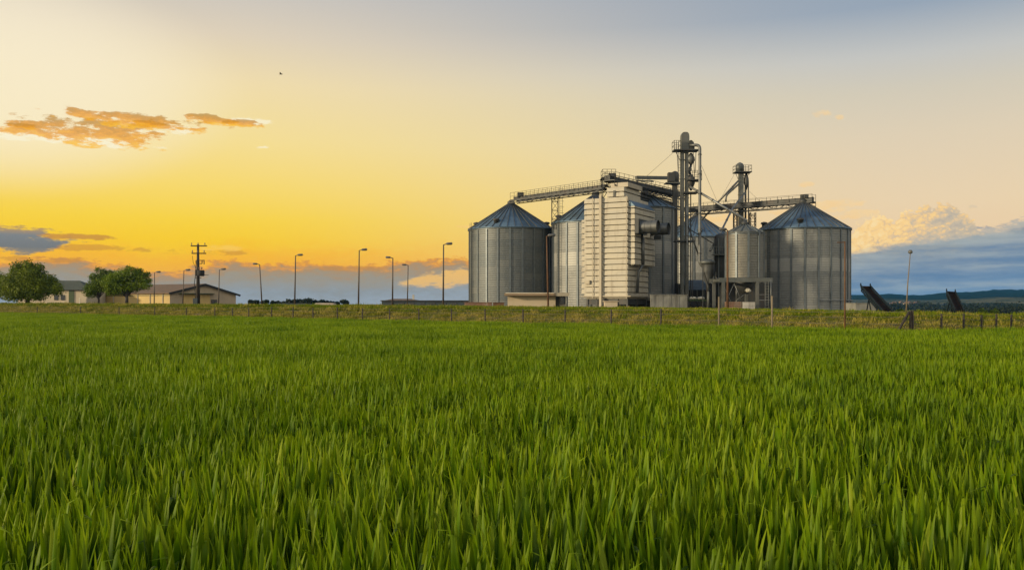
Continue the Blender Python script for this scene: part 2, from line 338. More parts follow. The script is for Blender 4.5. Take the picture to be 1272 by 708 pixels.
# ------------------------------------------------------------------ mesh helpers
class MB:
    def __init__(s): s.v = []; s.f = []; s.uv = None; s.sm = []
    def add(s, vs, fs, smooth=False):
        o = len(s.v); s.v += [tuple(p) for p in vs]
        for f in fs: s.f.append(tuple(i + o for i in f)); s.sm.append(smooth)
        return s
    def box(s, c, d, rz=0.0):
        cx, cy, cz = c; hx, hy, hz = d[0] / 2, d[1] / 2, d[2] / 2
        ca, sa = math.cos(rz), math.sin(rz); vs = []
        for z in (-hz, hz):
            for x, y in ((-hx, -hy), (hx, -hy), (hx, hy), (-hx, hy)):
                vs.append((cx + x * ca - y * sa, cy + x * sa + y * ca, cz + z))
        return s.add(vs, [(3, 2, 1, 0), (4, 5, 6, 7), (0, 1, 5, 4), (1, 2, 6, 5), (2, 3, 7, 6), (3, 0, 4, 7)])
    def beam(s, a, b, w, h=None, up=(0, 0, 1)):
        h = h or w; a = Vector(a); b = Vector(b); d = (b - a).normalized(); up = Vector(up)
        if abs(d.dot(up)) > 0.99: up = Vector((1, 0, 0))
        r = d.cross(up).normalized(); u = r.cross(d).normalized(); vs = []
        for p in (a, b):
            for i, j in ((-1, -1), (1, -1), (1, 1), (-1, 1)): vs.append(p + r * (i * w / 2) + u * (j * h / 2))
        return s.add(vs, [(3, 2, 1, 0), (4, 5, 6, 7), (0, 1, 5, 4), (1, 2, 6, 5), (2, 3, 7, 6), (3, 0, 4, 7)])
    def tube(s, pts, r, n=10, caps=True):
        pts = [Vector(p) for p in pts]; rs = r if isinstance(r, (list, tuple)) else [r] * len(pts)
        rings = []; prev = None
        for i, p in enumerate(pts):
            if i == 0: d = pts[1] - p
            elif i == len(pts) - 1: d = p - pts[i - 1]
            else: d = (pts[i + 1] - p).normalized() + (p - pts[i - 1]).normalized()
            d.normalize()
            if prev is None:
                a = Vector((0, 0, 1)) if abs(d.z) < 0.9 else Vector((1, 0, 0))
                u = d.cross(a).normalized()
            else:
                u = (prev - d * prev.dot(d)).normalized()
            prev = u; w = d.cross(u)
            rings.append([p + (u * math.cos(2 * PI * k / n) + w * math.sin(2 * PI * k / n)) * rs[i] for k in range(n)])
        vs = [q for rg in rings for q in rg]; fs = []
        for i in range(len(pts) - 1):
            for k in range(n):
                k2 = (k + 1) % n; fs.append((i * n + k, i * n + k2, (i + 1) * n + k2, (i + 1) * n + k))
        s.add(vs, fs, True)
        if caps:
            o = len(s.v) - len(vs)
            s.f.append(tuple(o + k for k in reversed(range(n)))); s.sm.append(False)
            s.f.append(tuple(o + (len(pts) - 1) * n + k for k in range(n))); s.sm.append(False)
        return s
    def lathe(s, c, prof, n=32, smooth=True, caps=True):
        vs = []; fs = []
        for r, z in prof:
            for k in range(n):
                a = 2 * PI * k / n; vs.append((c[0] + r * math.cos(a), c[1] + r * math.sin(a), c[2] + z))
        for i in range(len(prof) - 1):
            for k in range(n):
                k2 = (k + 1) % n; fs.append((i * n + k, i * n + k2, (i + 1) * n + k2, (i + 1) * n + k))
        s.add(vs, fs, smooth)
        if caps:
            o = len(s.v) - len(vs)
            s.f.append(tuple(o + k for k in reversed(range(n)))); s.sm.append(False)
            s.f.append(tuple(o + (len(prof) - 1) * n + k for k in range(n))); s.sm.append(False)
        return s
    def mesh(s, name, off=(0, 0, 0), mat=None):
        me = bpy.data.meshes.new(name)
        ox, oy, oz = off
        me.from_pydata([(x - ox, y - oy, z - oz) for x, y, z in s.v], [], s.f)
        me.polygons.foreach_set('use_smooth', s.sm)
        if mat: me.materials.append(mat)
        me.update()
        return me

def tag(o, label=None, cat=None, group=None, kind=None):
    for k, v in (('label', label), ('category', cat), ('group', group), ('kind', kind)):
        if v: o[k] = v
    return o
def thing(name, loc, label, cat, group=None):
    o = bpy.data.objects.new(name, None); col.objects.link(o); o.location = loc; o.empty_display_size = 0.5
    return tag(o, label, cat, group)
def part(name, mb, mat, root, base=None):
    """mesh given in the coordinates of base (default: the root's own location), parented to root"""
    off = tuple(base) if base is not None else (0, 0, 0)
    o = bpy.data.objects.new(name, mb.mesh(name, off, mat)); col.objects.link(o); o.parent = root
    return o
def solo(name, mb, mat, loc, label, cat, group=None):
    o = bpy.data.objects.new(name, mb.mesh(name, loc, mat)); col.objects.link(o); o.location = loc
    return tag(o, label, cat, group)
def copy_tree(o, parent=None):
    c = o.copy(); col.objects.link(c)
    if parent: c.parent = parent
    for ch in list(o.children): copy_tree(ch, c)
    return c
def P(px, py, d): return Vector(((px - 636) / F * d, d, EYE + (HY - py) / F * d))
def X(px, d): return (px - 636) / F * d
def Z(py, d): return EYE + (HY - py) / F * d

# ------------------------------------------------------------------ ground
C0 = np.array([15.7, 34.9]); D1 = np.array([0.729, -0.685]); N1 = np.array([0.685, 0.729])
D2 = np.array([0.949, 0.316]); N2 = np.array([-0.316, 0.949])
def sdist(x, y):
    s1 = (x - C0[0]) * N1[0] + (y - C0[1]) * N1[1]; s2 = (x - C0[0]) * N2[0] + (y - C0[1]) * N2[1]
    return np.minimum(s1, s2)
def hz(x, y):
    x = np.asarray(x, float); y = np.asarray(y, float)
    s = sdist(x, y)
    zc = np.interp(x + 0 * y, [-70, -8, 15, 21, 26, 60], [1.50, 1.26, 1.07, 0.97, 0.90, 0.8])
    zf = np.interp(x + 0 * y, [-70, -8, 10, 25, 34, 45, 80, 160], [1.50, 1.26, 1.12, 0.95, 0.6, 0.3, -0.8, -4.0])
    b = np.clip((s - 7.5) / 12.0, 0, 1); zp = zc + (zf - zc) * b * b * (3 - 2 * b)
    t = np.clip((s - 0.2) / 6.5, 0, 1); t = t * t * (3 - 2 * t)
    w = 0.05 * np.sin(x * 0.9 + y * 0.5) * np.sin(y * 0.7 - x * 0.4) + 0.04 * np.sin(x * 2.3 - y * 1.7)
    edge = np.exp(-((s - 7.0) / 2.0) ** 2)
    return zp * t + w * np.where((s > 0.5) & (s < 9), 1, 0.0) * np.clip(t * 3, 0, 1) + 0.03 * edge
def H(x, y): return float(hz(x, y))
def axis(a, b, step, far):
    mid = list(np.arange(a, b + 0.01, step)); o = []; d = step; v = a
    while v > -far: d *= 1.35; v -= d; o.append(v)
    lo_ = o[::-1]; o = []; d = step; v = mid[-1]
    while v < far: d *= 1.35; v += d; o.append(v)
    return np.array(lo_ + mid + o)
xs = axis(-110, 70, 1.0, 9000); ys = axis(-6, 165, 1.0, 9000)
XX, YY = np.meshgrid(xs, ys); ZZ = hz(XX, YY)
nx, ny = len(xs), len(ys)
me = bpy.data.meshes.new('ground')
idx = np.arange(nx * ny).reshape(ny, nx)
faces = np.stack([idx[:-1, :-1], idx[:-1, 1:], idx[1:, 1:], idx[1:, :-1]], -1).reshape(-1, 4)
me.from_pydata(np.stack([XX, YY, ZZ], -1).reshape(-1, 3).tolist(), [], faces.tolist())
me.polygons.foreach_set('use_smooth', [True] * len(me.polygons))
ground = bpy.data.objects.new('ground', me); col.objects.link(ground); tag(ground, kind='structure')
m = bpy.data.materials.new('soil_and_grass'); m.use_nodes = True; nt = m.node_tree; b = nt.nodes['Principled BSDF']
b.inputs['Roughness'].default_value = 0.95; b.inputs['Specular IOR Level'].default_value = 0.1
ge = nt.nodes.new('ShaderNodeNewGeometry'); sx = nt.nodes.new('ShaderNodeSeparateXYZ'); nt.links.new(ge.outputs['Position'], sx.inputs[0])
n = nt.nodes.new('ShaderNodeTexNoise'); n.inputs['Scale'].default_value = 0.8; n.inputs['Detail'].default_value = 8; n.inputs['Roughness'].default_value = 0.7
nt.links.new(ge.outputs['Position'], n.inputs['Vector'])
nn = S(nt, n.outputs[0])
soil = mixc(nt, (0.05, 0.055, 0.018, 1), (0.03, 0.035, 0.012, 1), nn.step(0.3, 0.7))
turf = mixc(nt, (0.085, 0.095, 0.02, 1), (0.13, 0.105, 0.045, 1), nn.step(0.4, 0.62))
cc = mixc(nt, soil, turf, S(nt, sx.outputs[2]).step(0.03, 0.15))
yard = mixc(nt, cc, (0.16, 0.14, 0.11, 1), ((S(nt, sx.outputs[1]) + (nn - 0.5) * 6.0).step(96, 104)) * (1.0 - S(nt, sx.outputs[1]).step(190, 230)) * 0.7)
nt.links.new(yard, b.inputs['Base Color'])
bp = nt.nodes.new('ShaderNodeBump'); bp.inputs['Strength'].default_value = 0.8; bp.inputs['Distance'].default_value = 0.1
nt.links.new(n.outputs[0], bp.inputs['Height']); nt.links.new(bp.outputs[0], b.inputs['Normal'])
me.materials.append(m)

# ------------------------------------------------------------------ hills
def hill_mesh():
    azs = np.radians(np.linspace(AZ(880), AZ(1500), 150)); rr = np.linspace(1100, 4600, 70)
    A, Rr = np.meshgrid(azs, rr)
    pxs = 636 + F * np.tan(A)
    top = np.interp(pxs, [880, 960, 1040, 1060, 1085, 1105, 1125, 1145, 1170, 1200, 1235, 1272, 1350, 1500],
                    [376, 372, 367.5, 367, 365.5, 364, 366.5, 366, 363.5, 361.5, 358.5, 360, 356, 366])
    zt = (HY - top) / F * 3400 * np.cos(A)
    t = np.clip((Rr - 1500) / 1900, 0, 1); prof = t * t * (3 - 2 * t)
    n_ = (np.sin(A * 60 + Rr * 0.004) * 6 + np.sin(A * 140 - Rr * 0.006) * 3.2 + np.sin(A * 31 + Rr * 0.0022 + 2) * 7) * prof * (1 - t * 0.8)
    fall = np.clip((Rr - 3500) / 1100, 0, 1)
    z = (zt * prof + n_ + np.where(t >= 0.9, np.sin(A * 520) * 0.9 + np.sin(A * 1330) * 0.7, 0)) * (1 - fall) - 1.0 - 6.0 * (1 - np.clip((Rr - 1100) / 300, 0, 1))
    # lower front ridge
    z += 9 * np.exp(-((Rr - 1900) / 260) ** 2) * (0.7 + 0.5 * np.sin(A * 24 + 1))
    vs = np.stack([np.sin(A) * Rr, np.cos(A) * Rr, z], -1).reshape(-1, 3)
    nA = len(azs); i = np.arange(nA * len(rr)).reshape(len(rr), nA)
    f = np.stack([i[:-1, :-1], i[:-1, 1:], i[1:, 1:], i[1:, :-1]], -1).reshape(-1, 4)
    me = bpy.data.meshes.new('hills'); me.from_pydata(vs.tolist(), [], f.tolist())
    me.polygons.foreach_set('use_smooth', [True] * len(me.polygons)); return me
hm = hill_mesh()
m = bpy.data.materials.new('wooded_hills'); m.use_nodes = True; nt = m.node_tree; b = nt.nodes['Principled BSDF']
b.inputs['Roughness'].default_value = 1.0; b.inputs['Specular IOR Level'].default_value = 0.0
ge = nt.nodes.new('ShaderNodeNewGeometry')
n = nt.nodes.new('ShaderNodeTexNoise'); n.inputs['Scale'].default_value = 0.006; n.inputs['Detail'].default_value = 9; n.inputs['Roughness'].default_value = 0.62
mp = nt.nodes.new('ShaderNodeMapping'); mp.inputs['Scale'].default_value = (1, 0.35, 1.6); nt.links.new(ge.outputs['Position'], mp.inputs[0])
nt.links.new(mp.outputs[0], n.inputs['Vector'])
nf = nt.nodes.new('ShaderNodeTexNoise'); nf.inputs['Scale'].default_value = 0.035; nf.inputs['Detail'].default_value = 6; nf.inputs['Roughness'].default_value = 0.7
nt.links.new(ge.outputs['Position'], nf.inputs['Vector'])
ng_ = nt.nodes.new('ShaderNodeTexNoise'); ng_.inputs['Scale'].default_value = 0.05; ng_.inputs['Detail'].default_value = 7; ng_.inputs['Roughness'].default_value = 0.75
mq = nt.nodes.new('ShaderNodeMapping'); mq.inputs['Scale'].default_value = (1, 0.2, 1.5); nt.links.new(ge.outputs['Position'], mq.inputs[0]); nt.links.new(mq.outputs[0], ng_.inputs['Vector'])
sx = nt.nodes.new('ShaderNodeSeparateXYZ'); nt.links.new(ge.outputs['Position'], sx.inputs[0])
low = 1.0 - (S(nt, sx.outputs[2]) + (S(nt, n.outputs[0]) - 0.5) * 34.0).step(7, 15)
wood = mixc(nt, (0.008, 0.017, 0.010, 1), (0.018, 0.032, 0.018, 1), S(nt, nf.outputs[0]).step(0.3, 0.7))
scrub = mixc(nt, (0.15, 0.135, 0.075, 1), (0.03, 0.045, 0.025, 1), S(nt, ng_.outputs[0]).step(0.42, 0.56))
nt.links.new(mixc(nt, wood, scrub, low * 0.9), b.inputs['Base Color'])
bp = nt.nodes.new('ShaderNodeBump'); bp.inputs['Strength'].default_value = 0.7; bp.inputs['Distance'].default_value = 10
nt.links.new(nf.outputs[0], bp.inputs['Height']); nt.links.new(bp.outputs[0], b.inputs['Normal'])
hm.materials.append(m)
hills = bpy.data.objects.new('hills', hm); col.objects.link(hills); tag(hills, kind='structure')

# ------------------------------------------------------------------ wheat and grass (stuff)
def blade_patch(name, n, rad, h_lo, h_hi, w, segs, mat, lean=0.25, curl=0.5, fold=0.12, zlo=0.15, vfold=True, wvar=0.25, square=False):
    vs = []; fs = []; tint = []; along = []
    L = random.uniform; across = 3 if vfold else 2
    for i in range(n):
        if square: bx, by = L(-rad, rad), L(-rad, rad)
        else:
            rr = rad * math.sqrt(random.random()); an = L(0, 2 * PI); bx, by = rr * math.cos(an), rr * math.sin(an)
        top = L(h_lo, h_hi); z0 = zlo * L(0.6, 1.2); ln = top - z0
        hd = L(0, 2 * PI); face = hd + L(-0.5, 0.5)
        tilt = abs(random.gauss(0, lean)) + 0.02; cv = abs(random.gauss(0, curl)); folded = random.random() < fold
        kink = L(0.55, 0.85)
        ww = w * L(1 - wvar, 1 + wvar); p = Vector((bx, by, z0)); ang = tilt; tn = random.random(); step = ln / segs
        side = Vector((-math.sin(face), math.cos(face), 0)); base = len(vs); tw = L(-0.5, 0.5)
        for k in range(segs + 1):
            t = k / segs
            prof = min(1.0, 0.55 + t * 1.6) * (1 - max(0, (t - 0.45) / 0.55) ** 1.7)
            hw = ww * 0.5 * max(prof, 0.02)
            dr = Vector((math.cos(hd) * math.sin(ang), math.sin(hd) * math.sin(ang), math.cos(ang)))
            fa = face + tw * t; sd_ = Vector((-math.sin(fa), math.cos(fa), 0))
            nrm = dr.cross(sd_)
            if vfold:
                vs += [tuple(p - sd_ * hw), tuple(p + nrm * hw * 0.45), tuple(p + sd_ * hw)]
            else:
                vs += [tuple(p - sd_ * hw), tuple(p + sd_ * hw)]
            tint += [tn] * across; along += [t] * across
            p = p + dr * step
            ang += cv * step / ln * (0.4 + 1.6 * t)
            if folded and t < kink <= t + 1 / segs: ang += L(0.8, 1.7)
        for k in range(segs):
            for j in range(across - 1):
                a = base + k * across + j
                fs.append((a, a + 1, a + 1 + across, a + across))
    me = bpy.data.meshes.new(name); me.from_pydata(vs, [], fs)
    at = me.attributes.new('tint', 'FLOAT', 'POINT'); at.data.foreach_set('value', tint)
    at = me.attributes.new('along', 'FLOAT', 'POINT'); at.data.foreach_set('value', along)
    me.polygons.foreach_set('use_smooth', [True] * len(me.polygons)); me.materials.append(mat)
    return bpy.data.objects.new(name, me)

def blade_mat(name, dark, mid, light, trans, rough=0.5, dry=None, nscale=0.35, tip=None):
    m = bpy.data.materials.new(name); m.use_nodes = True; nt = m.node_tree; b = nt.nodes['Principled BSDF']; out = nt.nodes['Material Output']
    b.inputs['Roughness'].default_value = rough; b.inputs['Specular IOR Level'].default_value = 0.14
    a = nt.nodes.new('ShaderNodeAttribute'); a.attribute_name = 'tint'
    c = ramp(nt, S(nt, a.outputs['Fac']), 0, 1, [(0, rgba(dark)), (0.5, rgba(mid)), (0.80, rgba(mid)), (1, rgba(light))])
    if tip:
        al = nt.nodes.new('ShaderNodeAttribute'); al.attribute_name = 'along'
        c = mixc(nt, c, rgba(tip), S(nt, al.outputs['Fac']).step(0.5, 1.0) * 0.75)
    ge = nt.nodes.new('ShaderNodeNewGeometry')
    n = nt.nodes.new('ShaderNodeTexNoise'); n.inputs['Scale'].default_value = nscale; n.inputs['Detail'].default_value = 5
    nt.links.new(ge.outputs['Position'], n.inputs['Vector'])
    if dry:
        f1 = S(nt, n.outputs[0])
        f = (f1 + (S(nt, a.outputs['Fac']) - 0.5) * 0.35).step(0.40, 0.64)
        c = mixc(nt, c, rgba(dry), f * 0.9)
    else:
        c = mixc(nt, c, rgba(tuple(x * 0.6 for x in mid)), S(nt, n.outputs[0]).step(0.38, 0.66) * 0.5)
    nt.links.new(c, b.inputs['Base Color'])
    tr = nt.nodes.new('ShaderNodeBsdfTranslucent'); nt.links.new(c, tr.inputs[0])
    mx = nt.nodes.new('ShaderNodeMixShader'); mx.inputs[0].default_value = trans
    nt.links.new(b.outputs[0], mx.inputs[1]); nt.links.new(tr.outputs[0], mx.inputs[2]); nt.links.new(mx.outputs[0], out.inputs[0])
    return m
M_wheat = blade_mat('wheat_leaf', (0.012, 0.048, 0.004), (0.078, 0.180, 0.002), (0.34, 0.40, 0.02), 0.42, tip=(0.22, 0.30, 0.004))
M_grass = blade_mat('bank_grass', (0.05, 0.065, 0.004), (0.17, 0.18, 0.005), (0.34, 0.29, 0.03), 0.30, 0.7, dry=(0.38, 0.31, 0.07), nscale=0.8)
M_grassg = blade_mat('bank_top_grass', (0.04, 0.07, 0.004), (0.14, 0.19, 0.004), (0.28, 0.30, 0.02), 0.35, 0.7)

def scatter(name, variants, pts, rot, scl, idx_, label=None, cat=None):
    c = bpy.data.collections.new(name + '_variants')
    for o in variants: c.objects.link(o)
    me = bpy.data.meshes.new(name); me.from_pydata(pts.tolist(), [], [])
    a = me.attributes.new('rot', 'FLOAT_VECTOR', 'POINT'); a.data.foreach_set('vector', rot.astype(np.float32).ravel())
    a = me.attributes.new('scl', 'FLOAT_VECTOR', 'POINT'); a.data.foreach_set('vector', scl.astype(np.float32).ravel())
    a = me.attributes.new('idx', 'INT', 'POINT'); a.data.foreach_set('value', idx_.astype(np.int32))
    o = bpy.data.objects.new(name, me); col.objects.link(o)
    ng = bpy.data.node_groups.new(name, 'GeometryNodeTree')
    ng.interface.new_socket('Geometry', in_out='INPUT', socket_type='NodeSocketGeometry')
    ng.interface.new_socket('Geometry', in_out='OUTPUT', socket_type='NodeSocketGeometry')
    gi = ng.nodes.new('NodeGroupInput'); go = ng.nodes.new('NodeGroupOutput')
    iop = ng.nodes.new('GeometryNodeInstanceOnPoints'); ci = ng.nodes.new('GeometryNodeCollectionInfo')
    ci.inputs[0].default_value = c; ci.inputs['Separate Children'].default_value = True; ci.inputs['Reset Children'].default_value = True
    def attr(nm, ty):
        q = ng.nodes.new('GeometryNodeInputNamedAttribute'); q.data_type = ty; q.inputs[0].default_value = nm; return q.outputs[0]
    L_ = ng.links.new
    L_(gi.outputs[0], iop.inputs['Points']); L_(ci.outputs[0], iop.inputs['Instance']); iop.inputs['Pick Instance'].default_value = True
    L_(attr('idx', 'INT'), iop.inputs['Instance Index']); L_(attr('rot', 'FLOAT_VECTOR'), iop.inputs['Rotation']); L_(attr('scl', 'FLOAT_VECTOR'), iop.inputs['Scale'])
    L_(iop.outputs[0], go.inputs[0])
    md = o.modifiers.new('scatter', 'NODES'); md.node_group = ng
    return tag(o, label, cat, kind='stuff')

def grid_pts(dmin, dmax, step, pxlo=-90, pxhi=1362):
    """jittered points over the wedge of ground between two distances that the camera side can see"""
    k0, k1 = (pxlo - 636) / F, (pxhi - 636) / F
    gx = np.arange(k0 * dmax - 1, k1 * dmax + 1, step); gy = np.arange(dmin, dmax, step)
    a, b_ = np.meshgrid(gx, gy); a = a.ravel() + rng.uniform(-.5, .5, a.size) * step; b_ = b_.ravel() + rng.uniform(-.5, .5, b_.size) * step
    k = (a > k0 * b_ - 1.2) & (a < k1 * b_ + 1.2)
    return a[k], b_[k]
HW = 0.60
variants = []
for i in range(10): variants.append(blade_patch('wheat_a%02d' % i, 22, 0.17, HW * 0.48, HW * 1.08, 0.036, 7, M_wheat, lean=0.10, curl=0.20, fold=0.07, zlo=0.16))
for i in range(6): variants.append(blade_patch('wheat_b%02d' % i, 140, 0.45, HW * 0.50, HW * 1.08, 0.034, 4, M_wheat, lean=0.11, curl=0.24, fold=0.10, zlo=0.18))
for i in range(5): variants.append(blade_patch('wheat_c%02d' % i, 620, 1.0, HW * 0.72, HW * 1.02, 0.034, 2, M_wheat, lean=0.2, curl=0.4, fold=0.0, zlo=0.2, vfold=False))
PX, PY, IX = [], [], []
for (d0, d1, st, i0, i1) in ((2.2, 12, 0.17, 0, 10), (12, 34, 0.40, 10, 16), (34, 150, 0.85, 16, 21)):
    a, b_ = grid_pts(d0, d1, st)
    s = sdist(a, b_); k = s < (-0.35 if i0 < 16 else -0.9)
    a, b_ = a[k], b_[k]
    PX.append(a); PY.append(b_); IX.append(rng.integers(i0, i1, a.size))
# fill the rim of the far field with the small patches so its edge stays tight
tt = np.arange(0, 125, 0.22)
for off in (-0.4, -0.75, -1.15):
    a = C0[0] - D1[0] * tt + N1[0] * off; b_ = C0[1] - D1[1] * tt + N1[1] * off; PX.append(a); PY.append(b_); IX.append(rng.integers(10, 16, a.size))
    t2 = tt[tt < 16]; a = C0[0] + D2[0] * t2 + N2[0] * off; b_ = C0[1] + D2[1] * t2 + N2[1] * off; PX.append(a); PY.append(b_); IX.append(rng.integers(10, 16, a.size))
PX = np.concatenate(PX); PY = np.concatenate(PY); IX = np.concatenate(IX); N = PX.size
hs = 1.0 + 0.07 * np.sin(PX * 0.8 + PY * 0.33) * np.sin(PY * 0.55 - PX * 0.2) + rng.normal(0, 0.085, N)
hs = np.clip(hs, 0.74, 1.2)
rot = np.stack([rng.normal(0, 0.05, N), rng.normal(0, 0.05, N), rng.uniform(0, 2 * PI, N)], -1)
scl = np.stack([np.ones(N), np.ones(N), hs], -1)
print('wheat patches', N)
wheat = scatter('wheat', variants, np.stack([PX, PY, np.zeros(N)], -1), rot, scl, IX, 'dense young green wheat filling the field in front of the grassy bank', 'wheat')

gv = []
for i in range(8): gv.append(blade_patch('grass_a%02d' % i, 46, 0.22, 0.05, 0.19, 0.016, 3, M_grass, lean=0.45, curl=0.9, fold=0.0, zlo=0.0, vfold=False))
for i in range(5): gv.append(blade_patch('grass_b%02d' % i, 160, 0.7, 0.06, 0.24, 0.028, 2, M_grass, lean=0.45, curl=0.9, fold=0.0, zlo=0.0, vfold=False))
for i in range(6): gv.append(blade_patch('grass_c%02d' % i, 46, 0.24, 0.05, 0.17, 0.018, 3, M_grassg, lean=0.45, curl=0.9, fold=0.0, zlo=0.0, vfold=False))
for i in range(4): gv.append(blade_patch('grass_d%02d' % i, 160, 0.7, 0.06, 0.20, 0.03, 2, M_grassg, lean=0.45, curl=0.9, fold=0.0, zlo=0.0, vfold=False))
PX, PY, IX = [], [], []
a, b_ = grid_pts(30, 62, 0.26); s = sdist(a, b_); k = (s > -0.3) & (s < 13); PX.append(a[k]); PY.append(b_[k]); IX.append(rng.integers(0, 8, k.sum()))
a, b_ = grid_pts(62, 150, 0.55); s = sdist(a, b_); k = (s > -0.3) & (s < 16); PX.append(a[k]); PY.append(b_[k]); IX.append(rng.integers(8, 13, k.sum()))
a, b_ = grid_pts(40, 100, 0.9); s = sdist(a, b_); k = (s > 13) & (b_ < 100); PX.append(a[k]); PY.append(b_[k]); IX.append(rng.integers(8, 13, k.sum()))
PX = np.concatenate(PX); PY = np.concatenate(PY); IX = np.concatenate(IX); N = PX.size
s = sdist(PX, PY); gf = np.clip((s - 4.4) / 1.6, 0, 1) * 0.8 + 0.05 * (np.sin(PX * .37) * np.sin(PX * .11 + PY * .2) > .2)
gr = rng.random(N) < gf
IX = np.where(gr & (IX < 8), 13 + IX % 6, np.where(gr, 19 + IX % 4, IX))
sc_ = rng.uniform(0.4, 1.45, N) * (0.75 + 0.5 * (np.sin(PX * 1.3 + PY * .6) * np.sin(PY * 1.1 - PX * .7) > 0.1)); s = sdist(PX, PY)
sc_ = sc_ * np.where((s > 5.2) & (s < 9), 1.15, 0.85)
rot = np.stack([rng.normal(0, 0.1, N), rng.normal(0, 0.1, N), rng.uniform(0, 2 * PI, N)], -1)
print('grass patches', N)
grass = scatter('bank_grass', gv, np.stack([PX, PY, hz(PX, PY) - 0.01], -1), rot, np.stack([np.ones(N), np.ones(N), sc_], -1), IX, 'rough half-dry grass covering the bank behind the wire fence', 'grass')

# ------------------------------------------------------------------ silos
def cyl_wall(Rr, Hh, z0=0.0, n=96, name='wall', mat=None):
    me = bpy.data.meshes.new(name); vs = []; fs = []; uv = []
    for k in range(n + 1):
        a = 2 * PI * k / n
        for z in (z0, z0 + Hh): vs.append((Rr * math.cos(a), Rr * math.sin(a), z))
    for k in range(n):
        fs.append((2 * k, 2 * k + 2, 2 * k + 3, 2 * k + 1))
        u0, u1 = Rr * 2 * PI * k / n, Rr * 2 * PI * (k + 1) / n
        uv += [(u0, 0), (u1, 0), (u1, Hh), (u0, Hh)]
    me.from_pydata(vs, [], fs); l = me.uv_layers.new(name='uv')
    for i, q in enumerate(uv): l.data[i].uv = q
    me.polygons.foreach_set('use_smooth', [True] * n)
    if mat: me.materials.append(mat)
    return me
def objm(name, me, root):
    o = bpy.data.objects.new(name, me); col.objects.link(o); o.parent = root; return o

def make_silo(loc, Rr, Hh, rise, label, wall_mat, ribs=18, rot0=0.1, seams=36, big=True, z0=0.0, roofmat=None, name='grain_silo', cat='silo', group=None):
    t = thing(name, loc, label, cat, group)
    objm('wall', cyl_wall(Rr, Hh, z0, mat=wall_mat), t)
    rb = MB(); rb.box((0, 0, z0 + Hh / 2), (0.12, 0.24, Hh)); rme = rb.mesh('stiffener', mat=M_rib)
    for k in range(ribs):
        a = rot0 + 2 * PI * k / ribs
        o = objm('stiffener', rme, t); o.location = (math.cos(a) * (Rr + 0.05), math.sin(a) * (Rr + 0.05), 0); o.rotation_euler = (0, 0, a)
    ov = 0.22 if big else 0.1
    top = z0 + Hh; r1 = 0.45 if big else 0.3
    rm = MB(); rm.lathe((0, 0, top), [(Rr + ov, -0.10), (Rr + ov, 0.02), (r1, rise), (0.01, rise + 0.02)], 96, True, True)
    roof = part('roof', rm, roofmat or M_roof, t)
    sm_ = MB()
    for k in range(seams):
        a = 2 * PI * (k + 0.5) / seams; ca, sa = math.cos(a), math.sin(a)
        sm_.beam(((Rr + ov) * ca, (Rr + ov) * sa, top + 0.05), (r1 * ca, r1 * sa, top + rise + 0.03), 0.07, 0.13)
    part('roof_seams', sm_, M_rib if not big else M_pipe_dull, roof)
    cp = MB(); cp.lathe((0, 0, top + rise), [(r1 + 0.1, -0.1), (r1 + 0.1, 0.3), (r1 * 0.5, 0.55), (0.1, 0.6)], 20)
    part('roof_cap', cp, M_dark, t)
    er = MB(); er.lathe((0, 0, 0), [(Rr + 0.03, top - 0.24), (Rr + 0.09, top - 0.24), (Rr + 0.09, top - 0.14), (Rr + 0.03, top - 0.14)], 96, False, False)
    part('eave_ring', er, M_rib, t)
    bs = MB(); bs.lathe((0, 0, 0), [(Rr + 0.35, z0 - 1.0), (Rr + 0.35, z0 - 0.004)], 64, True)
    part('base', bs, M_conc, t)
    if big:
        vt = MB(); vt.lathe((0, 0, 0), [(0.32, 0), (0.32, 0.35), (0.5, 0.42), (0.42, 0.62), (0.1, 0.7)], 16)
        vme = vt.mesh('roof_vent', mat=M_dark)
        for a in (0.15, 1.6, 2.9, 4.3):
            o = objm('roof_vent', vme, t); rr = Rr * 0.86
            o.location = (math.cos(a) * rr, math.sin(a) * rr, top + rise * (1 - 0.86) + 0.05)
        ld = MB(); a = 3.6; ca, sa = math.cos(a), math.sin(a); tx, ty = -sa, ca; rr = Rr + 0.32
        for q in (-0.25, 0.25): ld.beam((rr * ca + tx * q, rr * sa + ty * q, z0 + 0.2), (rr * ca + tx * q, rr * sa + ty * q, top + 0.8), 0.05)
        for k in range(int(Hh / 0.35)):
            z = z0 + 0.4 + k * 0.35; ld.beam((rr * ca - tx * .25, rr * sa - ty * .25, z), (rr * ca + tx * .25, rr * sa + ty * .25, z), 0.035)
        part('ladder', ld, M_dark, t)
    return t

sA = make_silo((X(635, 127), 127, 1.25), 6.0, 10.95, 3.75, 'large grey round silo at the left end of the plant, behind the cream hut', M_wallA, ribs=22, rot0=0.12, group='large cone-roofed grain silos')
def put_silo(x, y, z, sz, rz, label, wallmat=None):
    t = copy_tree(sA); t.location = (x, y, z); t.scale = (1, 1, sz); t.rotation_euler = (0, 0, rz); t['label'] = label
    if wallmat:
        for c in t.children:
            if c.name.startswith('wall'):
                c.data = c.data.copy(); c.data.materials[0] = wallmat
    return t
put_silo(X(740, 123), 123, 1.25, 1.05, 0.09, 'large round grain silo half hidden behind the cream louvred dryer, roof seen left of it', M_wallF)
put_silo(X(998, 121), 121, 0.6, 1.01, 0.02, 'large pale grain silo with a lighter middle band at the right end of the plant', M_wallF)
put_silo(X(866, 151), 151, 1.3, 1.05, 0.3, 'farthest large silo, blue cone roof seen between elevator tower and small tank', M_wallF)
sC = make_silo((X(801, 121.5), 121.5, 1.3), 4.0, 11.6, 2.2, 'narrower ribbed silo on a raised base just right of the cream dryer, behind its fans', M_wallF, ribs=13, rot0=0.38, seams=24, z0=1.75)
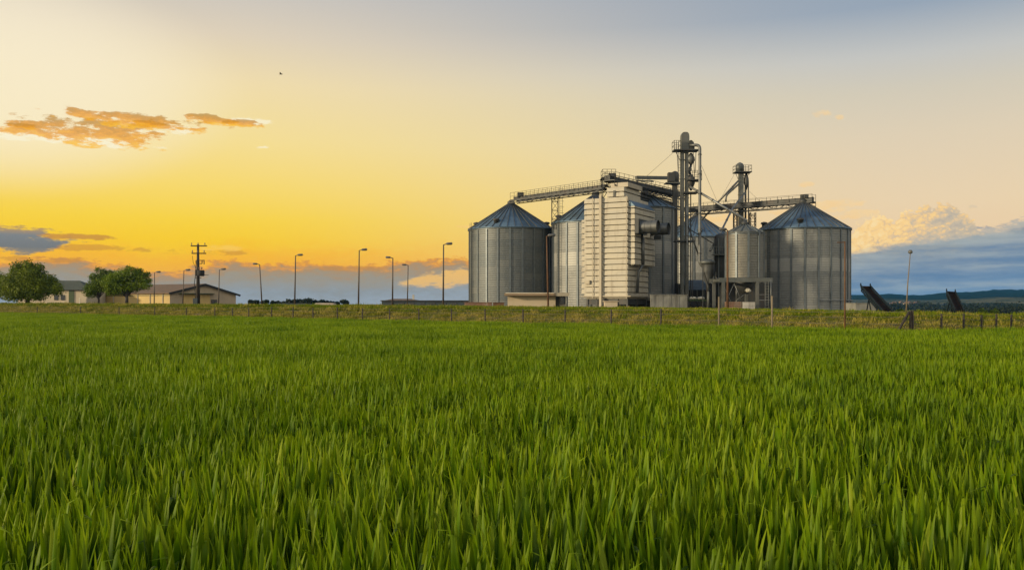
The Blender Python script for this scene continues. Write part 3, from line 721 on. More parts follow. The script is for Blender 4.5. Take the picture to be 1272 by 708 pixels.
cb = MB(); cb.lathe((0, 0, 0), [(3.3, -0.5), (3.3, 1.6)], 32)
part('base_skirt', cb, M_dark, sC)
for k in range(10):
    cl = MB(); a = 2 * PI * k / 10 + .2; cl.box((4.0 * math.cos(a), 4.0 * math.sin(a), 0.6), (0.25, 0.25, 2.2), a); part('base_leg', cl, M_rib, sC)
# handrail pipe on the big right silo
hp = MB(); cx, cy = X(998, 121), 121
hp.tube([(cx + 6.25 * math.cos(a), cy + 6.25 * math.sin(a), 2.15) for a in np.linspace(-1.55, -0.15, 24)], 0.06, 8)
solo('ring_pipe', hp, M_pipe, (cx + 2, cy - 6, 2.15), 'thin pale horizontal pipe curving round the foot of the right-hand silo', 'pipe')

# small tank on its steel stand
ET = (X(925, 106), 106.0, 1.2)
sE = make_silo(ET, 2.2, 5.35, 1.0, 'small grey cone-roofed tank raised on a steel stand left of the right-hand silo', M_wallE, ribs=10, rot0=0.25, seams=14, big=False, z0=3.55, roofmat=M_steel, name='raised_tank', cat='tank')
for c in list(sE.children):
    if c.name.startswith('base'): bpy.data.objects.remove(c)
dk = MB(); dk.lathe((0, 0, 0), [(2.25, 3.35), (2.3, 3.55)], 40)
part('floor_plate', dk, M_dark, sE)
hp = MB(); hp.lathe((0, 0, 0), [(0.35, 1.6), (1.9, 3.34)], 24); part('hopper', hp, M_dark, sE)
st = thing('steel_stand', (X(918, 106), 104, 1.2), 'grey steel stand with cross braces and platform under the small raised tank', 'stand')
o_ = st.location
fz = Z(348, 104.5)
bm_ = MB()
for y in (103.6, 108.4):
    bm_.beam((X(892, 104), y, fz), (X(958, 104) if y < 105 else X(945, 104), y, fz), 0.28, 0.5)
for px in (897, 939): bm_.beam((X(px, 104), 103.6, fz), (X(px, 104), 108.4, fz), 0.2, 0.3)
part('platform_beams', bm_, M_steel, st, o_)
for px, y in ((897.5, 103.6), (939.5, 103.6), (897.5, 108.4), (939.5, 108.4)):
    q = MB(); q.box((X(px, 104), y, (fz + 0.9) / 2 - 0.1), (0.34, 0.3, fz - 0.9)); part('column', q, M_steel, st, o_)
for (p0, p1) in (((897.5, 352), (912, 384)), ((912, 352), (897.5, 384)), ((912, 352), (920, 372))):
    q = MB(); q.tube([P(p0[0], p0[1], 103.7), P(p1[0], p1[1], 103.7)], 0.035, 6); part('cross_brace', q, M_pipe, st, o_)
q = MB(); q.tube([P(957.5, 347, 103.5), P(957.5, 386, 103.5)], 0.06, 8); part('post', q, M_pipe, st, o_)
q = MB(); q.tube([P(939, 373, 103.5), P(957, 373, 103.5)], 0.04, 8); q.tube([P(939, 366, 103.5), P(957, 366, 103.5)], 0.03, 8); part('guard_rail', q, M_pipe, st, o_)
q = MB()
for px in (950.5, 954.5): q.beam(P(px, 350, 103.4), P(px, 385, 103.4), 0.05)
for k in range(10): q.beam(P(950.5, 352 + k * 3.4, 103.4), P(954.5, 352 + k * 3.4, 103.4), 0.035)
part('ladder', q, M_pipe, st, o_)
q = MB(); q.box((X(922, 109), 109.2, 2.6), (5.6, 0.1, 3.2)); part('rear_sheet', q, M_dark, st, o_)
# bits under the stand
q = MB(); x0, x1 = X(901, 102.6), X(920.5, 102.6)
for k in range(4): q.box(((x0 + x1) / 2, 102.6, 1.0 + k * 0.26), (x1 - x0, 0.6, 0.22))
solo('timber_stack', q, M_brick, ((x0 + x1) / 2, 102.6, 0.9), 'rusty brown stacked boards under the raised tank, left of the pale block', 'boards')
q = MB(); x0, x1 = X(921.5, 102.6), X(937, 102.6)
for k in range(2):
    for j in range(2): q.box((x0 + (x1 - x0) * (0.25 + 0.5 * j), 102.6, 1.15 + k * 0.48), ((x1 - x0) / 2 - 0.03, 0.8, 0.46))
solo('concrete_block', q, M_concl, ((x0 + x1) / 2, 102.6, 0.9), 'pale concrete block wall between the rusty boards and the stand column', 'block')
q = MB(); p_ = P(929, 361, 104.5); q.lathe((p_.x, p_.y, p_.z - 0.25), [(0.05, 0), (0.34, 0.1), (0.40, 0.28), (0.2, 0.5), (0.05, 0.55)], 14)
wl = thing('white_lamp', (p_.x, p_.y, 2.0), 'white round hooded device on a thin strut under the raised tank', 'lamp')
part('hood', q, M_sack, wl, (p_.x, p_.y, 2.0))
q = MB(); q.tube([P(929, 363, 104.5), P(914.5, 373, 104.5), P(914.5, 384, 104.5)], 0.04, 6); q.tube([P(914.5, 356, 104.5), P(914.5, 373, 104.5)], 0.04, 6); part('strut', q, M_pipe, wl, (p_.x, p_.y, 2.0))

# slim dark bin behind the rusty lamp
gb = thing('slim_bin', (X(896, 114), 114, 1.2), 'slim dark vertical bin with a railed platform, left of the raised tank', 'bin')
q = MB(); q.lathe((0, 0, 0), [(0.9, 0), (0.9, 9.0), (0.75, 9.3), (0.2, 9.5)], 24); part('shell', q, M_dark, gb)
for k in range(8):
    a = 2 * PI * k / 8 + .2; q = MB(); q.box((0.93 * math.cos(a), 0.93 * math.sin(a), 4.4), (0.08, 0.12, 8.8), a); part('stiffener', q, M_rib, gb)
q = MB(); q.box((-0.3, -1.1, 6.7), (2.2, 1.0, 0.12)); part('platform', q, M_steel, gb)
q = MB()
for x in (-1.4, -1.0, -.6, -.2, .2, .6, .8): q.beam((x, -1.6, 6.7), (x, -1.6, 7.7), 0.05)
q.beam((-1.4, -1.6, 7.7), (0.8, -1.6, 7.7), 0.05); q.beam((-1.4, -1.6, 7.25), (0.8, -1.6, 7.25), 0.04); part('railing', q, M_steel, gb)

# cyclone
cy_ = thing('dust_cyclone', (X(880, 109), 109, 1.2), 'grey conical dust cyclone between the elevator tower and the rusty lamp pole', 'cyclone')
cz = 1.2; bx = X(880, 109)
q = MB(); q.lathe((0, 0, 0), [(0.14, Z(362, 109) - cz), (0.16, Z(357, 109) - cz), (0.74, Z(339, 109) - cz), (0.74, Z(329, 109) - cz), (0.5, Z(327, 109) - cz)], 24); part('body', q, M_dark, cy_)
q = MB(); q.lathe((-0.15, 0, Z(329, 109) - cz), [(0.6, 0), (0.95, 0.18), (0.95, 0.4), (0.55, 0.62)], 20); part('cap', q, M_steel, cy_)
q = MB(); q.tube([(0, 0, 2.2), (0, 0, 0)], 0.14, 10); part('outlet_pipe', q, M_steel, cy_)
for x, y in ((-.8, -.5), (.8, -.5), (0, .9)):
    q = MB(); q.beam((x, y, 0), (x, y, Z(338, 109) - cz), 0.09); part('leg', q, M_dark, cy_)

# lean-to shed
ls = thing('lean_to_shed', (X(866, 119), 116.5, 1.25), 'open lean-to with a blue-grey corrugated roof and dark inside, beside the tower foot', 'shed')
lo_ = ls.location
q = MB(); n_ = 16; xa, xb = X(852, 116), X(880, 116); vs = []; fs = []
for k in range(n_ * 2 + 1):
    x = xa + (xb - xa) * k / (n_ * 2); dz_ = 0.05 if k % 2 else 0
    vs += [(x, 114.6, Z(360.5, 116) + dz_), (x, 119.5, Z(349, 116) + dz_ + .2)]
for k in range(n_ * 2): fs.append((2 * k, 2 * k + 2, 2 * k + 3, 2 * k + 1))
q.add(vs, fs); part('roof', q, M_leanroof, ls, lo_)
for px in (853.5, 866, 874.5, 880):
    q = MB(); q.box((X(px, 114.8), 114.8, 2.3), (0.1, 0.1, 2.3)); part('post', q, M_pipe_dull, ls, lo_)
q = MB(); q.box(((xa + xb) / 2 + 1, 119.8, 2.6), (xb - xa + 3.5, 0.1, 3.6)); part('shade_rear_wall', q, M_black, ls, lo_)  # wall coloured black to give the shade inside the open lean-to
q = MB(); x0, x1 = X(855, 112), X(883, 112)
tr_ = thing('flat_trailer', ((x0 + x1) / 2, 112, 1.2), 'low green flatbed trailer carrying two pale sacks under the lean-to', 'trailer')
to = tr_.location
q.box(((x0 + x1) / 2 - 0.4, 112, 2.1), (x1 - x0 - 0.6, 1.5, 0.22)); part('bed', q, M_green, tr_, to)
for px in (860, 868, 877):
    q = MB(); c_ = (X(px, 112), 111.2, 1.62); q.tube([(c_[0], 111.15, 1.62), (c_[0], 111.45, 1.62)], 0.36, 18); part('wheel', q, M_black, tr_, to)
q = MB(); q.tube([(x1 - .8, 112, 2.0), (x1 + .1, 112, 1.5)], 0.06, 6); part('drawbar', q, M_pipe_dull, tr_, to)
for px in (860.5, 870.5):
    q = MB(); c_ = Vector((X(px, 112), 111.9, 2.215))
    q.lathe(c_, [(0.28, 0), (0.40, 0.08), (0.38, 0.22), (0.22, 0.34), (0.05, 0.36)], 14)
    for i_, v_ in enumerate(q.v): q.v[i_] = (c_.x + (v_[0] - c_.x) * 1.2 + .03 * math.sin(i_ * 2.1), v_[1] + .03 * math.sin(i_ * 3.7), v_[2])
    solo('sack', q, M_sack, tuple(c_), 'pale sack on the low green trailer, %s of the two' % ('left' if px < 865 else 'right'), 'sack')

# concrete wall in front of the tower
cw = MB(); x0, x1 = X(808, 106), X(853.5, 106); n_ = 9
for k in range(n_):
    w_ = (x1 - x0) / n_; cw.box((x0 + w_ * (k + .5), 106 + (0.03 if k % 2 else 0), 1.8), (w_ - 0.015, 0.35, 1.78))
cw.box(((x0 + x1) / 2, 106, 2.73), (x1 - x0 + .1, 0.5, 0.08))
solo('concrete_wall', cw, M_conc, ((x0 + x1) / 2, 106, 1.1), 'low streaked concrete panel wall at the foot of the elevator tower', 'wall')

# ------------------------------------------------------------------ grain dryer
dr_a = R(-29); dcx, dcy = X(780, 108), 108.0
dr = thing('grain_dryer', (dcx, dcy, 1.2), 'tall cream dryer clad in horizontal louvres, with two fan ducts on its side', 'dryer')
dr.rotation_euler = (0, 0, dr_a)
def louvred(x0, x1, y0, y1, z0, z1, pitch=0.69, out=0.07, phase=0.0):
    q = MB(); prof = []; z = z0
    while z < z1 - 0.1:
        zt = min(z + pitch, z1)
        prof += [(z, -0.18), (z + 0.13, -0.18), (z + 0.13, out), (zt, 0.02)]
        z = zt
    vs = []; fs = []
    for z, o_f in prof:
        vs += [(x0 - o_f, y0 - o_f, z), (x1 + o_f, y0 - o_f, z), (x1 + o_f, y1 + o_f, z), (x0 - o_f, y1 + o_f, z)]
    for i in range(len(prof) - 1):
        for k in range(4):
            k2 = (k + 1) % 4; fs.append((i * 4 + k, i * 4 + k2, i * 4 + 4 + k2, i * 4 + 4 + k))
    n_ = len(prof) - 1; fs.append((3, 2, 1, 0)); fs.append((n_ * 4, n_ * 4 + 1, n_ * 4 + 2, n_ * 4 + 3))
    return q.add(vs, fs)
zb = 1.2
ztop = Z(243.5, 108) - zb; zbot = Z(371, 108) - zb
part('louvred_tower', louvred(-5.75, 0, 0, 6.9, zbot, ztop), M_cream, dr)
part('side_housing', louvred(-6.35, -5.72, 0.5, 6.2, Z(366, 110) - zb, Z(272, 110) - zb), M_cream, dr)
part('fan_housing', louvred(0.05, 0.75, 0.25, 7.3, Z(329.5, 108) - zb, Z(256, 108) - zb), M_cream, dr)
q = MB(); zz0, zz1 = Z(256, 108) - zb, Z(248, 108) - zb
q.add([(0.02, 0.2, zz1), (0.02, 7.35, zz1), (0.02, 7.35, zz0), (0.02, 0.2, zz0), (0.82, 0.2, zz0), (0.82, 7.35, zz0)], [(0, 3, 4), (1, 5, 2), (0, 4, 5, 1), (3, 2, 5, 4)])
part('shadow_cap', q, M_roof, dr)  # sloped wedge in roof blue, put in for the slanted dark shadow
part('penthouse', louvred(-3.1, -0.9, 0.9, 6.5, ztop + 0.01, ztop + 1.25, pitch=0.62, out=0.06), M_cream, dr)
part('penthouse_roof', MB().box((-1.7, 3.9, ztop + 1.62), (2.3, 5.0, 0.55)), M_creamd, dr)
q = MB(); q.box((-3.5, -0.28, (ztop) / 2), (0.30, 0.22, ztop + 0.6)); part('downpipe', q, M_creamd, dr)
for x in (-4.6, -0.12):
    q = MB(); q.box((x, -0.2, (zbot + ztop) / 2), (0.08, 0.05, ztop - zbot)); part('corner_strip', q, M_creamd, dr)
q = MB(); q.box((-2.85, -0.02, zbot + 0.3), (6.6, 0.5, 0.10)); q.box((0.1, 3.4, zbot + 0.3), (0.5, 7, 0.10)); part('base_flange', q, M_creamd, dr)
q = MB(); q.box((-2.1, 0.85, ztop + 0.5), (0.3, 0.12, 0.75)); part('inspection_door', q, M_dark, dr)
q = MB(); q.box((-5.3, -0.2, Z(350, 108) - zb), (0.65, 0.12, 0.5)); q.box((-5.3, -0.27, Z(350, 108) - zb), (0.5, 0.05, 0.36)); part('hatch', q, M_creamd, dr)
q = MB(); q.box((1.05, 2.8, Z(281, 108) - zb), (0.5, 5.2, 1.75)); part('fan_box', q, M_dark, dr)
for y in (1.2, 5.0):
    zf = Z(282, 108) - zb
    q = MB(); q.tube([(1.3, y, zf), (3.45, y, zf)], 0.74, 32, caps=False); q.tube([(3.45, y, zf), (1.35, y, zf)], 0.70, 32, caps=False)
    for xx in (1.9, 2.7, 3.42): q.tube([(xx - .03, y, zf), (xx + .03, y, zf)], 0.775, 32, caps=False)
    fn = part('fan_duct', q, M_pipe_dull, dr)
    q = MB(); q.tube([(3.2, y, zf), (3.26, y, zf)], 0.695, 32); part('duct_dark_disc', q, M_black, fn)  # black disc near the mouth, so the duct looks dark inside
    q = MB(); q.box((2.0, y, zf - 1.05), (0.9, 0.3, 0.5)); part('duct_bracket', q, M_dark, dr)
q = MB(); q.tube([(0.95, 2.6, Z(290, 108) - zb), (0.95, 2.6, Z(328, 108) - zb)], 0.22, 12); part('vertical_duct', q, M_pipe_dull, dr)
q = MB(); q.tube([(0.95, 2.6, Z(328, 108) - zb), (0.5, 2.2, Z(338, 108) - zb), (0.35, 2.2, Z(364, 108) - zb)], 0.18, 12); part('elbow_pipe', q, M_pipe_dull, dr)
q = MB(); q.box((-2.9, 3.4, zbot - 0.35), (5.2, 6.2, 0.7)); part('discharge_hopper', q, M_dark, dr)
for x, y in ((-5.5, .3), (-2.9, .3), (-.2, .3), (-5.5, 6.6), (-.2, 6.6), (-.2, 3.4), (-4.2, .3), (-1.5, .3)):
    q = MB(); q.box((x, y, zbot / 2 - .1), (0.22, 0.22, zbot + .2)); part('leg', q, M_dark, dr)
q = MB(); q.box((X(758.5, 105), 105, 1.55), (1.5, 0.8, 0.75)); q.box((X(758.5, 105), 105, 1.96), (1.8, 1.0, 0.08))
solo('control_box', q, M_hut, (X(758.5, 105), 105, 1.2), 'small cream box on the ground under the dryer', 'box')
q = MB(); q.box((X(760, 117), 118.6, 1.7), (11, 0.2, 1.9)); solo('dark_rear_wall', q, M_dark, (X(760, 117), 118.6, 1.2), 'dark low wall seen beneath the raised cream dryer', 'wall')  # dark sheet put in for the shade under the dryer

# ------------------------------------------------------------------ conveyor bridges
def bridge(label, a, b, w=1.3, h=0.62, rail=1.0, sp=0.95, girder=True, motor=True, mat=None, name='conveyor_bridge', post_gap=1):
    a = Vector(a); b = Vector(b); t = thing(name, tuple(a), label, 'conveyor')
    d = (b - a); L_ = d.length; d.normalize(); r = d.cross(Vector((0, 0, 1))).normalized(); u = Vector((0, 0, 1)); off = tuple(a)
    q = MB(); q.beam(a - r * w * 0.22 + u * 0.32, b - r * w * 0.22 + u * 0.32, w * 0.42, h * 0.8)
    k = 0.0
    while k < L_: q.beam(a - r * w * .22 + d * k + u * .32, a - r * w * .22 + d * (k + .08) + u * .32, w * .48, h * .95); k += 2.4
    part('casing', q, mat or M_dark, t, off)
    q = MB(); q.beam(a, b, w, 0.07); part('walkway', q, M_steel, t, off)
    q = MB()
    for s_ in (-1, 1):
        q.beam(a + r * s_ * w / 2 - u * 0.08, b + r * s_ * w / 2 - u * 0.08, 0.09, 0.22)
        q.beam(a + r * s_ * w / 2 - u * h, b + r * s_ * w / 2 - u * h, 0.09, 0.12)
        nseg = max(2, int(L_ / 1.3))
        for i in range(nseg):
            p0 = a + d * (L_ * i / nseg) + r * s_ * w / 2; p1 = a + d * (L_ * (i + 1) / nseg) + r * s_ * w / 2
            if girder:
                if i % 2: q.beam(p0 - u * 0.08, p1 - u * h, 0.07)
                else: q.beam(p0 - u * h, p1 - u * 0.08, 0.07)
            q.beam(p0 - u * .08, p0 - u * h, 0.06)
    part('girder', q, M_dark, t, off)
    for s_ in (-1, 1):
        q = MB(); n_ = int(L_ / sp)
        for i in range(n_ + 1):
            p = a + d * (L_ * i / n_) + r * s_ * w / 2; q.beam(p, p + u * rail, 0.045)
        for hh in (0.5, 1.0): q.beam(a + r * s_ * w / 2 + u * rail * hh, b + r * s_ * w / 2 + u * rail * hh, 0.04)
        part('railing', q, M_dark, t, off)
    if motor:
        q = MB(); p = a + d * 1.2 - r * w * .2; q.box((p.x, p.y, p.z + .65), (0.9, 0.7, 0.7)); q.tube([p + u * .7 + Vector((0, -.8, 0)), p + u * .7 + Vector((0, .2, 0))], 0.24, 12)
        part('drive_motor', q, M_dark, t, off)
    return t
zA = Z(249.5, 127)
bA = bridge('long railed conveyor bridge running from the left silo top to the dryer', (X(638, 126.5), 126.5, zA), (X(752, 113.5), 113.5, zA + 0.05), w=1.3, h=0.42, sp=0.8)
z2 = Z(224, 110.5)
bridge('broad railed conveyor bridge from the dryer top to the elevator tower, above the other', (X(757, 110.5), 110.5, z2), (X(848, 127), 127, z2), w=1.5, h=0.7, sp=1.2)
z3 = Z(242, 116)
bridge('lower conveyor bridge tucked beneath the broad one, between dryer and elevator tower', (X(790, 116), 116, z3), (X(842, 131), 131, z3), w=1.1, h=0.5, sp=1.2, motor=False)
z4 = Z(251, 121)
bridge('long railed conveyor bridge reaching the top of the right-hand silo', (X(1011, 120.5), 120.5, z4), (X(852, 133), 133, z4), w=1.3, h=0.62, sp=1.6)
z5 = Z(222, 122)
q = MB(); q.beam((X(790, 121), 121, z5), (X(840, 124), 124, z5 + .35), 0.55, 0.42); q.beam((X(790, 121), 121, z5 - .4), (X(812, 122), 122, z5 - .4), 0.1, 0.2)
solo('trough_conveyor', q, M_steel, (X(790, 121), 121, z5), 'thin pale enclosed conveyor just above the broad bridge, left of the tower', 'conveyor')
# headframe at the dryer's top left corner
hf = thing('headframe', (X(752, 112), 112, ztop + zb), 'small dark railed headframe at the dryer top where two conveyor bridges meet', 'frame')
ho = hf.location; q = MB(); xa, xb, ya, yb = X(748, 112), X(764, 112), 111.2, 113.4; za = ztop + zb; zt = Z(222, 112)
for x in (xa, xb):
    for y in (ya, yb): q.beam((x, y, za - 1.2), (x, y, zt), 0.12)
q.beam((xa, ya, za), (xb, ya, zt), 0.09); q.beam((xb, ya, za), (xa, ya, zt), 0.09); q.box(((xa + xb) / 2, (ya + yb) / 2, zt), (xb - xa + .3, yb - ya + .3, 0.12)); part('frame_tower', q, M_dark, hf, ho)
q = MB()
for x in np.linspace(xa, xb, 4): q.beam((x, ya, zt), (x, ya, zt + 1.05), 0.05); q.beam((x, yb, zt), (x, yb, zt + 1.05), 0.05)
for hh in (.5, 1.05):
    for y in (ya, yb): q.beam((xa, y, zt + hh), (xb, y, zt + hh), 0.045)
    q.beam((xa, ya, zt + hh), (xa, yb, zt + hh), 0.045)
part('railing', q, M_dark, hf, ho)
# lattice support and caged ladder under bridge A
def lattice(name, label, cx, cy, w, dpt, z0, z1, mat=M_dark, step=1.2, cat='support'):
    t = thing(name, (cx, cy, z0), label, cat); q = MB(); c = [(cx - w / 2, cy - dpt / 2), (cx + w / 2, cy - dpt / 2), (cx + w / 2, cy + dpt / 2), (cx - w / 2, cy + dpt / 2)]
    for x, y in c:
        g_ = MB(); g_.beam((x, y, z0), (x, y, z1), 0.1); part('leg', g_, mat, t, t.location)
    z = z0; i = 0
    while z < z1 - 0.2:
        zn = min(z + step, z1)
        for k in range(4):
            p, r_ = c[k], c[(k + 1) % 4]
            q.beam((p[0], p[1], z), (r_[0], r_[1], z), 0.05)
            if i % 2: q.beam((p[0], p[1], z), (r_[0], r_[1], zn), 0.05)
            else: q.beam((r_[0], r_[1], z), (p[0], p[1], zn), 0.05)
        z = zn; i += 1
    part('bracing', q, mat, t, t.location); return t
lattice('lattice_support', 'narrow lattice trestle holding the left conveyor bridge between the two left silos', X(689.3, 121), 121.0, 0.85, 0.8, 12.0, zA - 0.3)
q = MB(); x = X(697, 121)
for s_ in (-.2, .2): q.beam((x + s_, 121, 12.5), (x + s_, 121, zA + 1), 0.045)
z = 12.7
while z < zA + 1: q.beam((x - .2, 121, z), (x + .2, 121, z), 0.03); z += 0.33
z = 13.2
while z < zA + 1:
    q.tube([(x + .35 * math.cos(a), 121 - .35 + .35 * math.sin(a) * -1, z) for a in np.linspace(0, PI, 8)], 0.02, 5); z += 0.8
solo('caged_ladder', q, M_pipe_dull, (x, 121, 12.5), 'thin caged ladder hanging beside the lattice trestle under the left bridge', 'ladder')
lattice('lattice_support', 'lattice trestle under the right bridge, just left of the second elevator', X(913.5, 132), 132, 0.5, 0.5, 1.2, z4 - 0.4, step=0.9)
lattice('lattice_support', 'lattice trestle under the right bridge, just right of the second elevator', X(935, 131), 131, 0.75, 0.7, 1.2, z4 - 0.4, step=0.9)

# ------------------------------------------------------------------ bucket elevators
def rail_box(q, x0, x1, y0, y1, z, h=1.1, n=4):
    for x in np.linspace(x0, x1, n):
        for y in (y0, y1): q.beam((x, y, z), (x, y, z + h), 0.05)
    for hh in (h * .5, h):
        for y in (y0, y1): q.beam((x0, y, z + hh), (x1, y, z + hh), 0.045)
        for x in (x0, x1): q.beam((x, y0, z + hh), (x, y1, z + hh), 0.045)
D_ = 112.0
tw = thing('bucket_elevator', (X(850, D_), D_, 1.2), 'tallest twin-leg bucket elevator tower with railed platforms, in the middle of the plant', 'elevator')
O = tw.location
for px, w_ in ((847.2, 0.44), (853.0, 0.40)):
    q = MB(); q.box((X(px, D_), D_, (1.2 + Z(190, D_)) / 2), (w_, 0.55, Z(190, D_) - 1.2))
    z = 3.0
    while z < Z(192, D_): q.box((X(px, D_), D_, z), (w_ + .1, 0.66, 0.07)); z += 2.4
    part('leg_casing', q, M_steel, tw, O)
q = MB(); xc = X(850.6, D_); wd = 1.0; zt = Z(165, D_); vs = []
zz = [(Z(190, D_), 1.0), (zt - .55, 1.0), (zt - .25, .92), (zt - .08, .7), (zt, .35)]
for z, s_ in zz:
    vs += [(xc - wd / 2 * s_, D_ - .45, z), (xc + wd / 2 * s_, D_ - .45, z), (xc + wd / 2 * s_, D_ + .45, z), (xc - wd / 2 * s_, D_ + .45, z)]
fs = [(i * 4 + k, i * 4 + (k + 1) % 4, i * 4 + 4 + (k + 1) % 4, i * 4 + 4 + k) for i in range(4) for k in range(4)] + [(16, 17, 18, 19)]
q.add(vs, fs); part('head', q, M_steel, tw, O)
for (pa, pb, py, rl) in ((836, 867, 187.5, 1), (853, 870, 224.5, 1), (848, 866, 240, 0), (838, 862, 300, 0)):
    q = MB(); z = Z(py, D_); q.box(((X(pa, D_) + X(pb, D_)) / 2, D_, z), (X(pb, D_) - X(pa, D_), 1.7, 0.16)); pf = part('platform', q, M_dark, tw, O)
    if rl:
        q = MB(); rail_box(q, X(pa, D_) + .03, X(pb if py > 200 else 844, D_), D_ - .8, D_ + .8, z, 1.15, 4); part('railing', q, M_dark, tw, O)
q = MB(); q.box((X(858.5, D_), D_ - .1, Z(184, D_)), (0.7, 0.7, 0.5)); q.tube([(X(857, D_), D_ - .7, Z(178, D_)), (X(857, D_), D_ + .4, Z(178, D_))], 0.26, 12); q.tube([(X(861, D_), D_, Z(186, D_)), (X(861, D_), D_, Z(176.5, D_))], 0.1, 8); part('drive_motor', q, M_dark, tw, O)
hx = X(858.3, D_)
q = MB(); q.lathe((hx, D_, 0), [(0.1, Z(206, D_)), (0.52, Z(199.5, D_)), (0.48, Z(196, D_)), (0.15, Z(190.5, D_))], 12); part('discharge_hopper', q, M_steel, tw, O)
q = MB(); q.tube([(hx, D_, Z(206, D_)), (hx - .25, D_, Z(212, D_)), (hx, D_, Z(219, D_))], 0.16, 8)
q.lathe((hx, D_, 0), [(0.12, Z(237, D_)), (0.5, Z(228, D_)), (0.5, Z(222, D_)), (0.2, Z(217, D_))], 12); q.box((hx - .2, D_, Z(211, D_)), (.5, .5, .35)); part('distributor', q, M_dark, tw, O)
q = MB()
for k, (px, py, qx, qy) in enumerate(((861, 188, 863, 223), (864.5, 190, 863.5, 215), (841, 188, 842.5, 214), (839, 188, 845, 200))): q.beam(P(px, py, D_ - .6), P(qx, qy, D_ - .6), 0.07)
part('brace', q, M_dark, tw, O)
q = MB(); xl = X(843.6, D_)
for s_ in (-.18, .18): q.beam((xl + s_, D_ - .5, 1.3), (xl + s_, D_ - .5, Z(188, D_)), 0.045)
z = 1.6
while z < Z(190, D_): q.beam((xl - .18, D_ - .5, z), (xl + .18, D_ - .5, z), 0.03); z += .35
part('ladder', q, M_dark, tw, O)
q = MB(); q.box((X(850, D_), D_, 1.75), (1.6, 1.0, 1.1)); part('boot', q, M_dark, tw, O)
q = MB(); q.beam(P(858, 240, D_ + .4), P(858, 383, D_ + .4), 0.12); q.beam(P(860.3, 300, D_ - .4), P(860.3, 383, D_ - .4), 0.07)
for k in range(10): q.beam((X(853, D_), D_ + .3, 2.5 + k * 1.3), (X(858, D_), D_ + .4, 2.5 + k * 1.3), 0.06)
part('support_mast', q, M_dark, tw, O)

d3 = 121
t3 = thing('bucket_elevator', (X(838.5, d3), d3, 1.2), 'shorter dark bucket elevator with a squat head directly left of the tallest tower', 'elevator'); O = t3.location
q = MB(); q.box((X(838.5, d3), d3, (1.2 + Z(226, d3)) / 2), (0.62, 0.6, Z(226, d3) - 1.2)); part('leg_casing', q, M_dark, t3, O)
q = MB(); q.lathe((X(838.5, d3), d3, 0), [(0.55, Z(230, d3)), (0.58, Z(217, d3)), (0.4, Z(214, d3)), (0.12, Z(212.8, d3))], 14); part('head', q, M_dark, t3, O)
q = MB(); q.box((X(833.5, d3), d3 - .1, Z(220.5, d3)), (0.9, 1.0, 1.2)); part('drive_motor', q, M_dark, t3, O)
q = MB(); q.box((X(836, d3), d3, Z(228, d3)), (2.2, 1.6, 0.14)); part('platform', q, M_steel, t3, O)

d2 = 128
t2_ = thing('bucket_elevator', (X(920, d2), d2, 1.2), 'second bucket elevator with a railed domed head, rising behind the small raised tank', 'elevator'); O = t2_.location
q = MB(); q.box((X(920.4, d2), d2, (1.2 + Z(214, d2)) / 2), (0.66, 0.6, Z(214, d2) - 1.2))
z = 3
while z < Z(216, d2): q.box((X(920.4, d2), d2, z), (.76, .7, .07)); z += 2.4
part('leg_casing', q, M_steel, t2_, O)
q = MB(); q.lathe((X(919, d2), d2, 0), [(0.58, Z(215, d2)), (0.6, Z(206, d2)), (0.42, Z(203.5, d2)), (0.1, Z(202, d2))], 16); part('head', q, M_steel, t2_, O)
z = Z(214.5, d2); q = MB(); q.box((X(922, d2), d2, z), (2.35, 1.8, 0.15)); part('platform', q, M_dark, t2_, O)
q = MB(); rail_box(q, X(912.3, d2), X(931.7, d2), d2 - .85, d2 + .85, z, .95, 6); part('railing', q, M_dark, t2_, O)
q = MB(); hx = X(927, d2); q.lathe((hx, d2, 0), [(0.1, Z(236, d2)), (0.35, Z(228, d2)), (0.35, Z(222, d2)), (0.15, Z(216, d2))], 12); q.beam(P(923, 217, d2), P(929.5, 224, d2), .1); q.beam(P(929.5, 224, d2), P(930, 285, d2), .14); q.beam(P(926, 232, d2), P(926, 300, d2), .24); part('discharge_hopper', q, M_dark, t2_, O)
q = MB(); q.beam(P(914, 216, d2), P(917, 223, d2), .06); q.beam(P(931, 216, d2), P(925, 222, d2), .06); part('brace', q, M_dark, t2_, O)

# ------------------------------------------------------------------ pipes
def pipe(label, pts, r, mat=M_pipe, name='grain_spout', cat='pipe', collars=True):
    pts = [P(*p) for p in pts]; t = thing(name, tuple(pts[0]), label, cat)
    # round the corners a little
    out = [pts[0]]
    for i in range(1, len(pts) - 1):
        a = pts[i] + (pts[i - 1] - pts[i]).normalized() * min(.5, (pts[i - 1] - pts[i]).length * .4)
        b = pts[i] + (pts[i + 1] - pts[i]).normalized() * min(.5, (pts[i + 1] - pts[i]).length * .4)
        for k in range(5):
            s_ = k / 4; out.append(a * (1 - s_) ** 2 + pts[i] * 2 * s_ * (1 - s_) + b * s_ ** 2)
    out.append(pts[-1])
    q = MB(); q.tube(out, r, 12); part('tube', q, mat, t, tuple(pts[0]))
    if collars:
        q = MB()
        for i in range(len(pts) - 1):
            d = pts[i + 1] - pts[i]; L_ = d.length; d.normalize(); k = 1.2
            while k < L_ - .5: q.tube([pts[i] + d * (k - .04), pts[i] + d * (k + .04)], r * 1.28, 12); k += 2.5
        if q.v: part('collars', q, M_dark, t, tuple(pts[0]))
    return t
pipe('tall grey pipe with an elbow at the tower top, dropping down to the dust cyclone', [(857, 180.5, 111.5), (869.4, 180.5, 111), (869.2, 329, 109.5), (880, 333, 109.2)], 0.19, M_pipe_dull, 'dust_pipe')
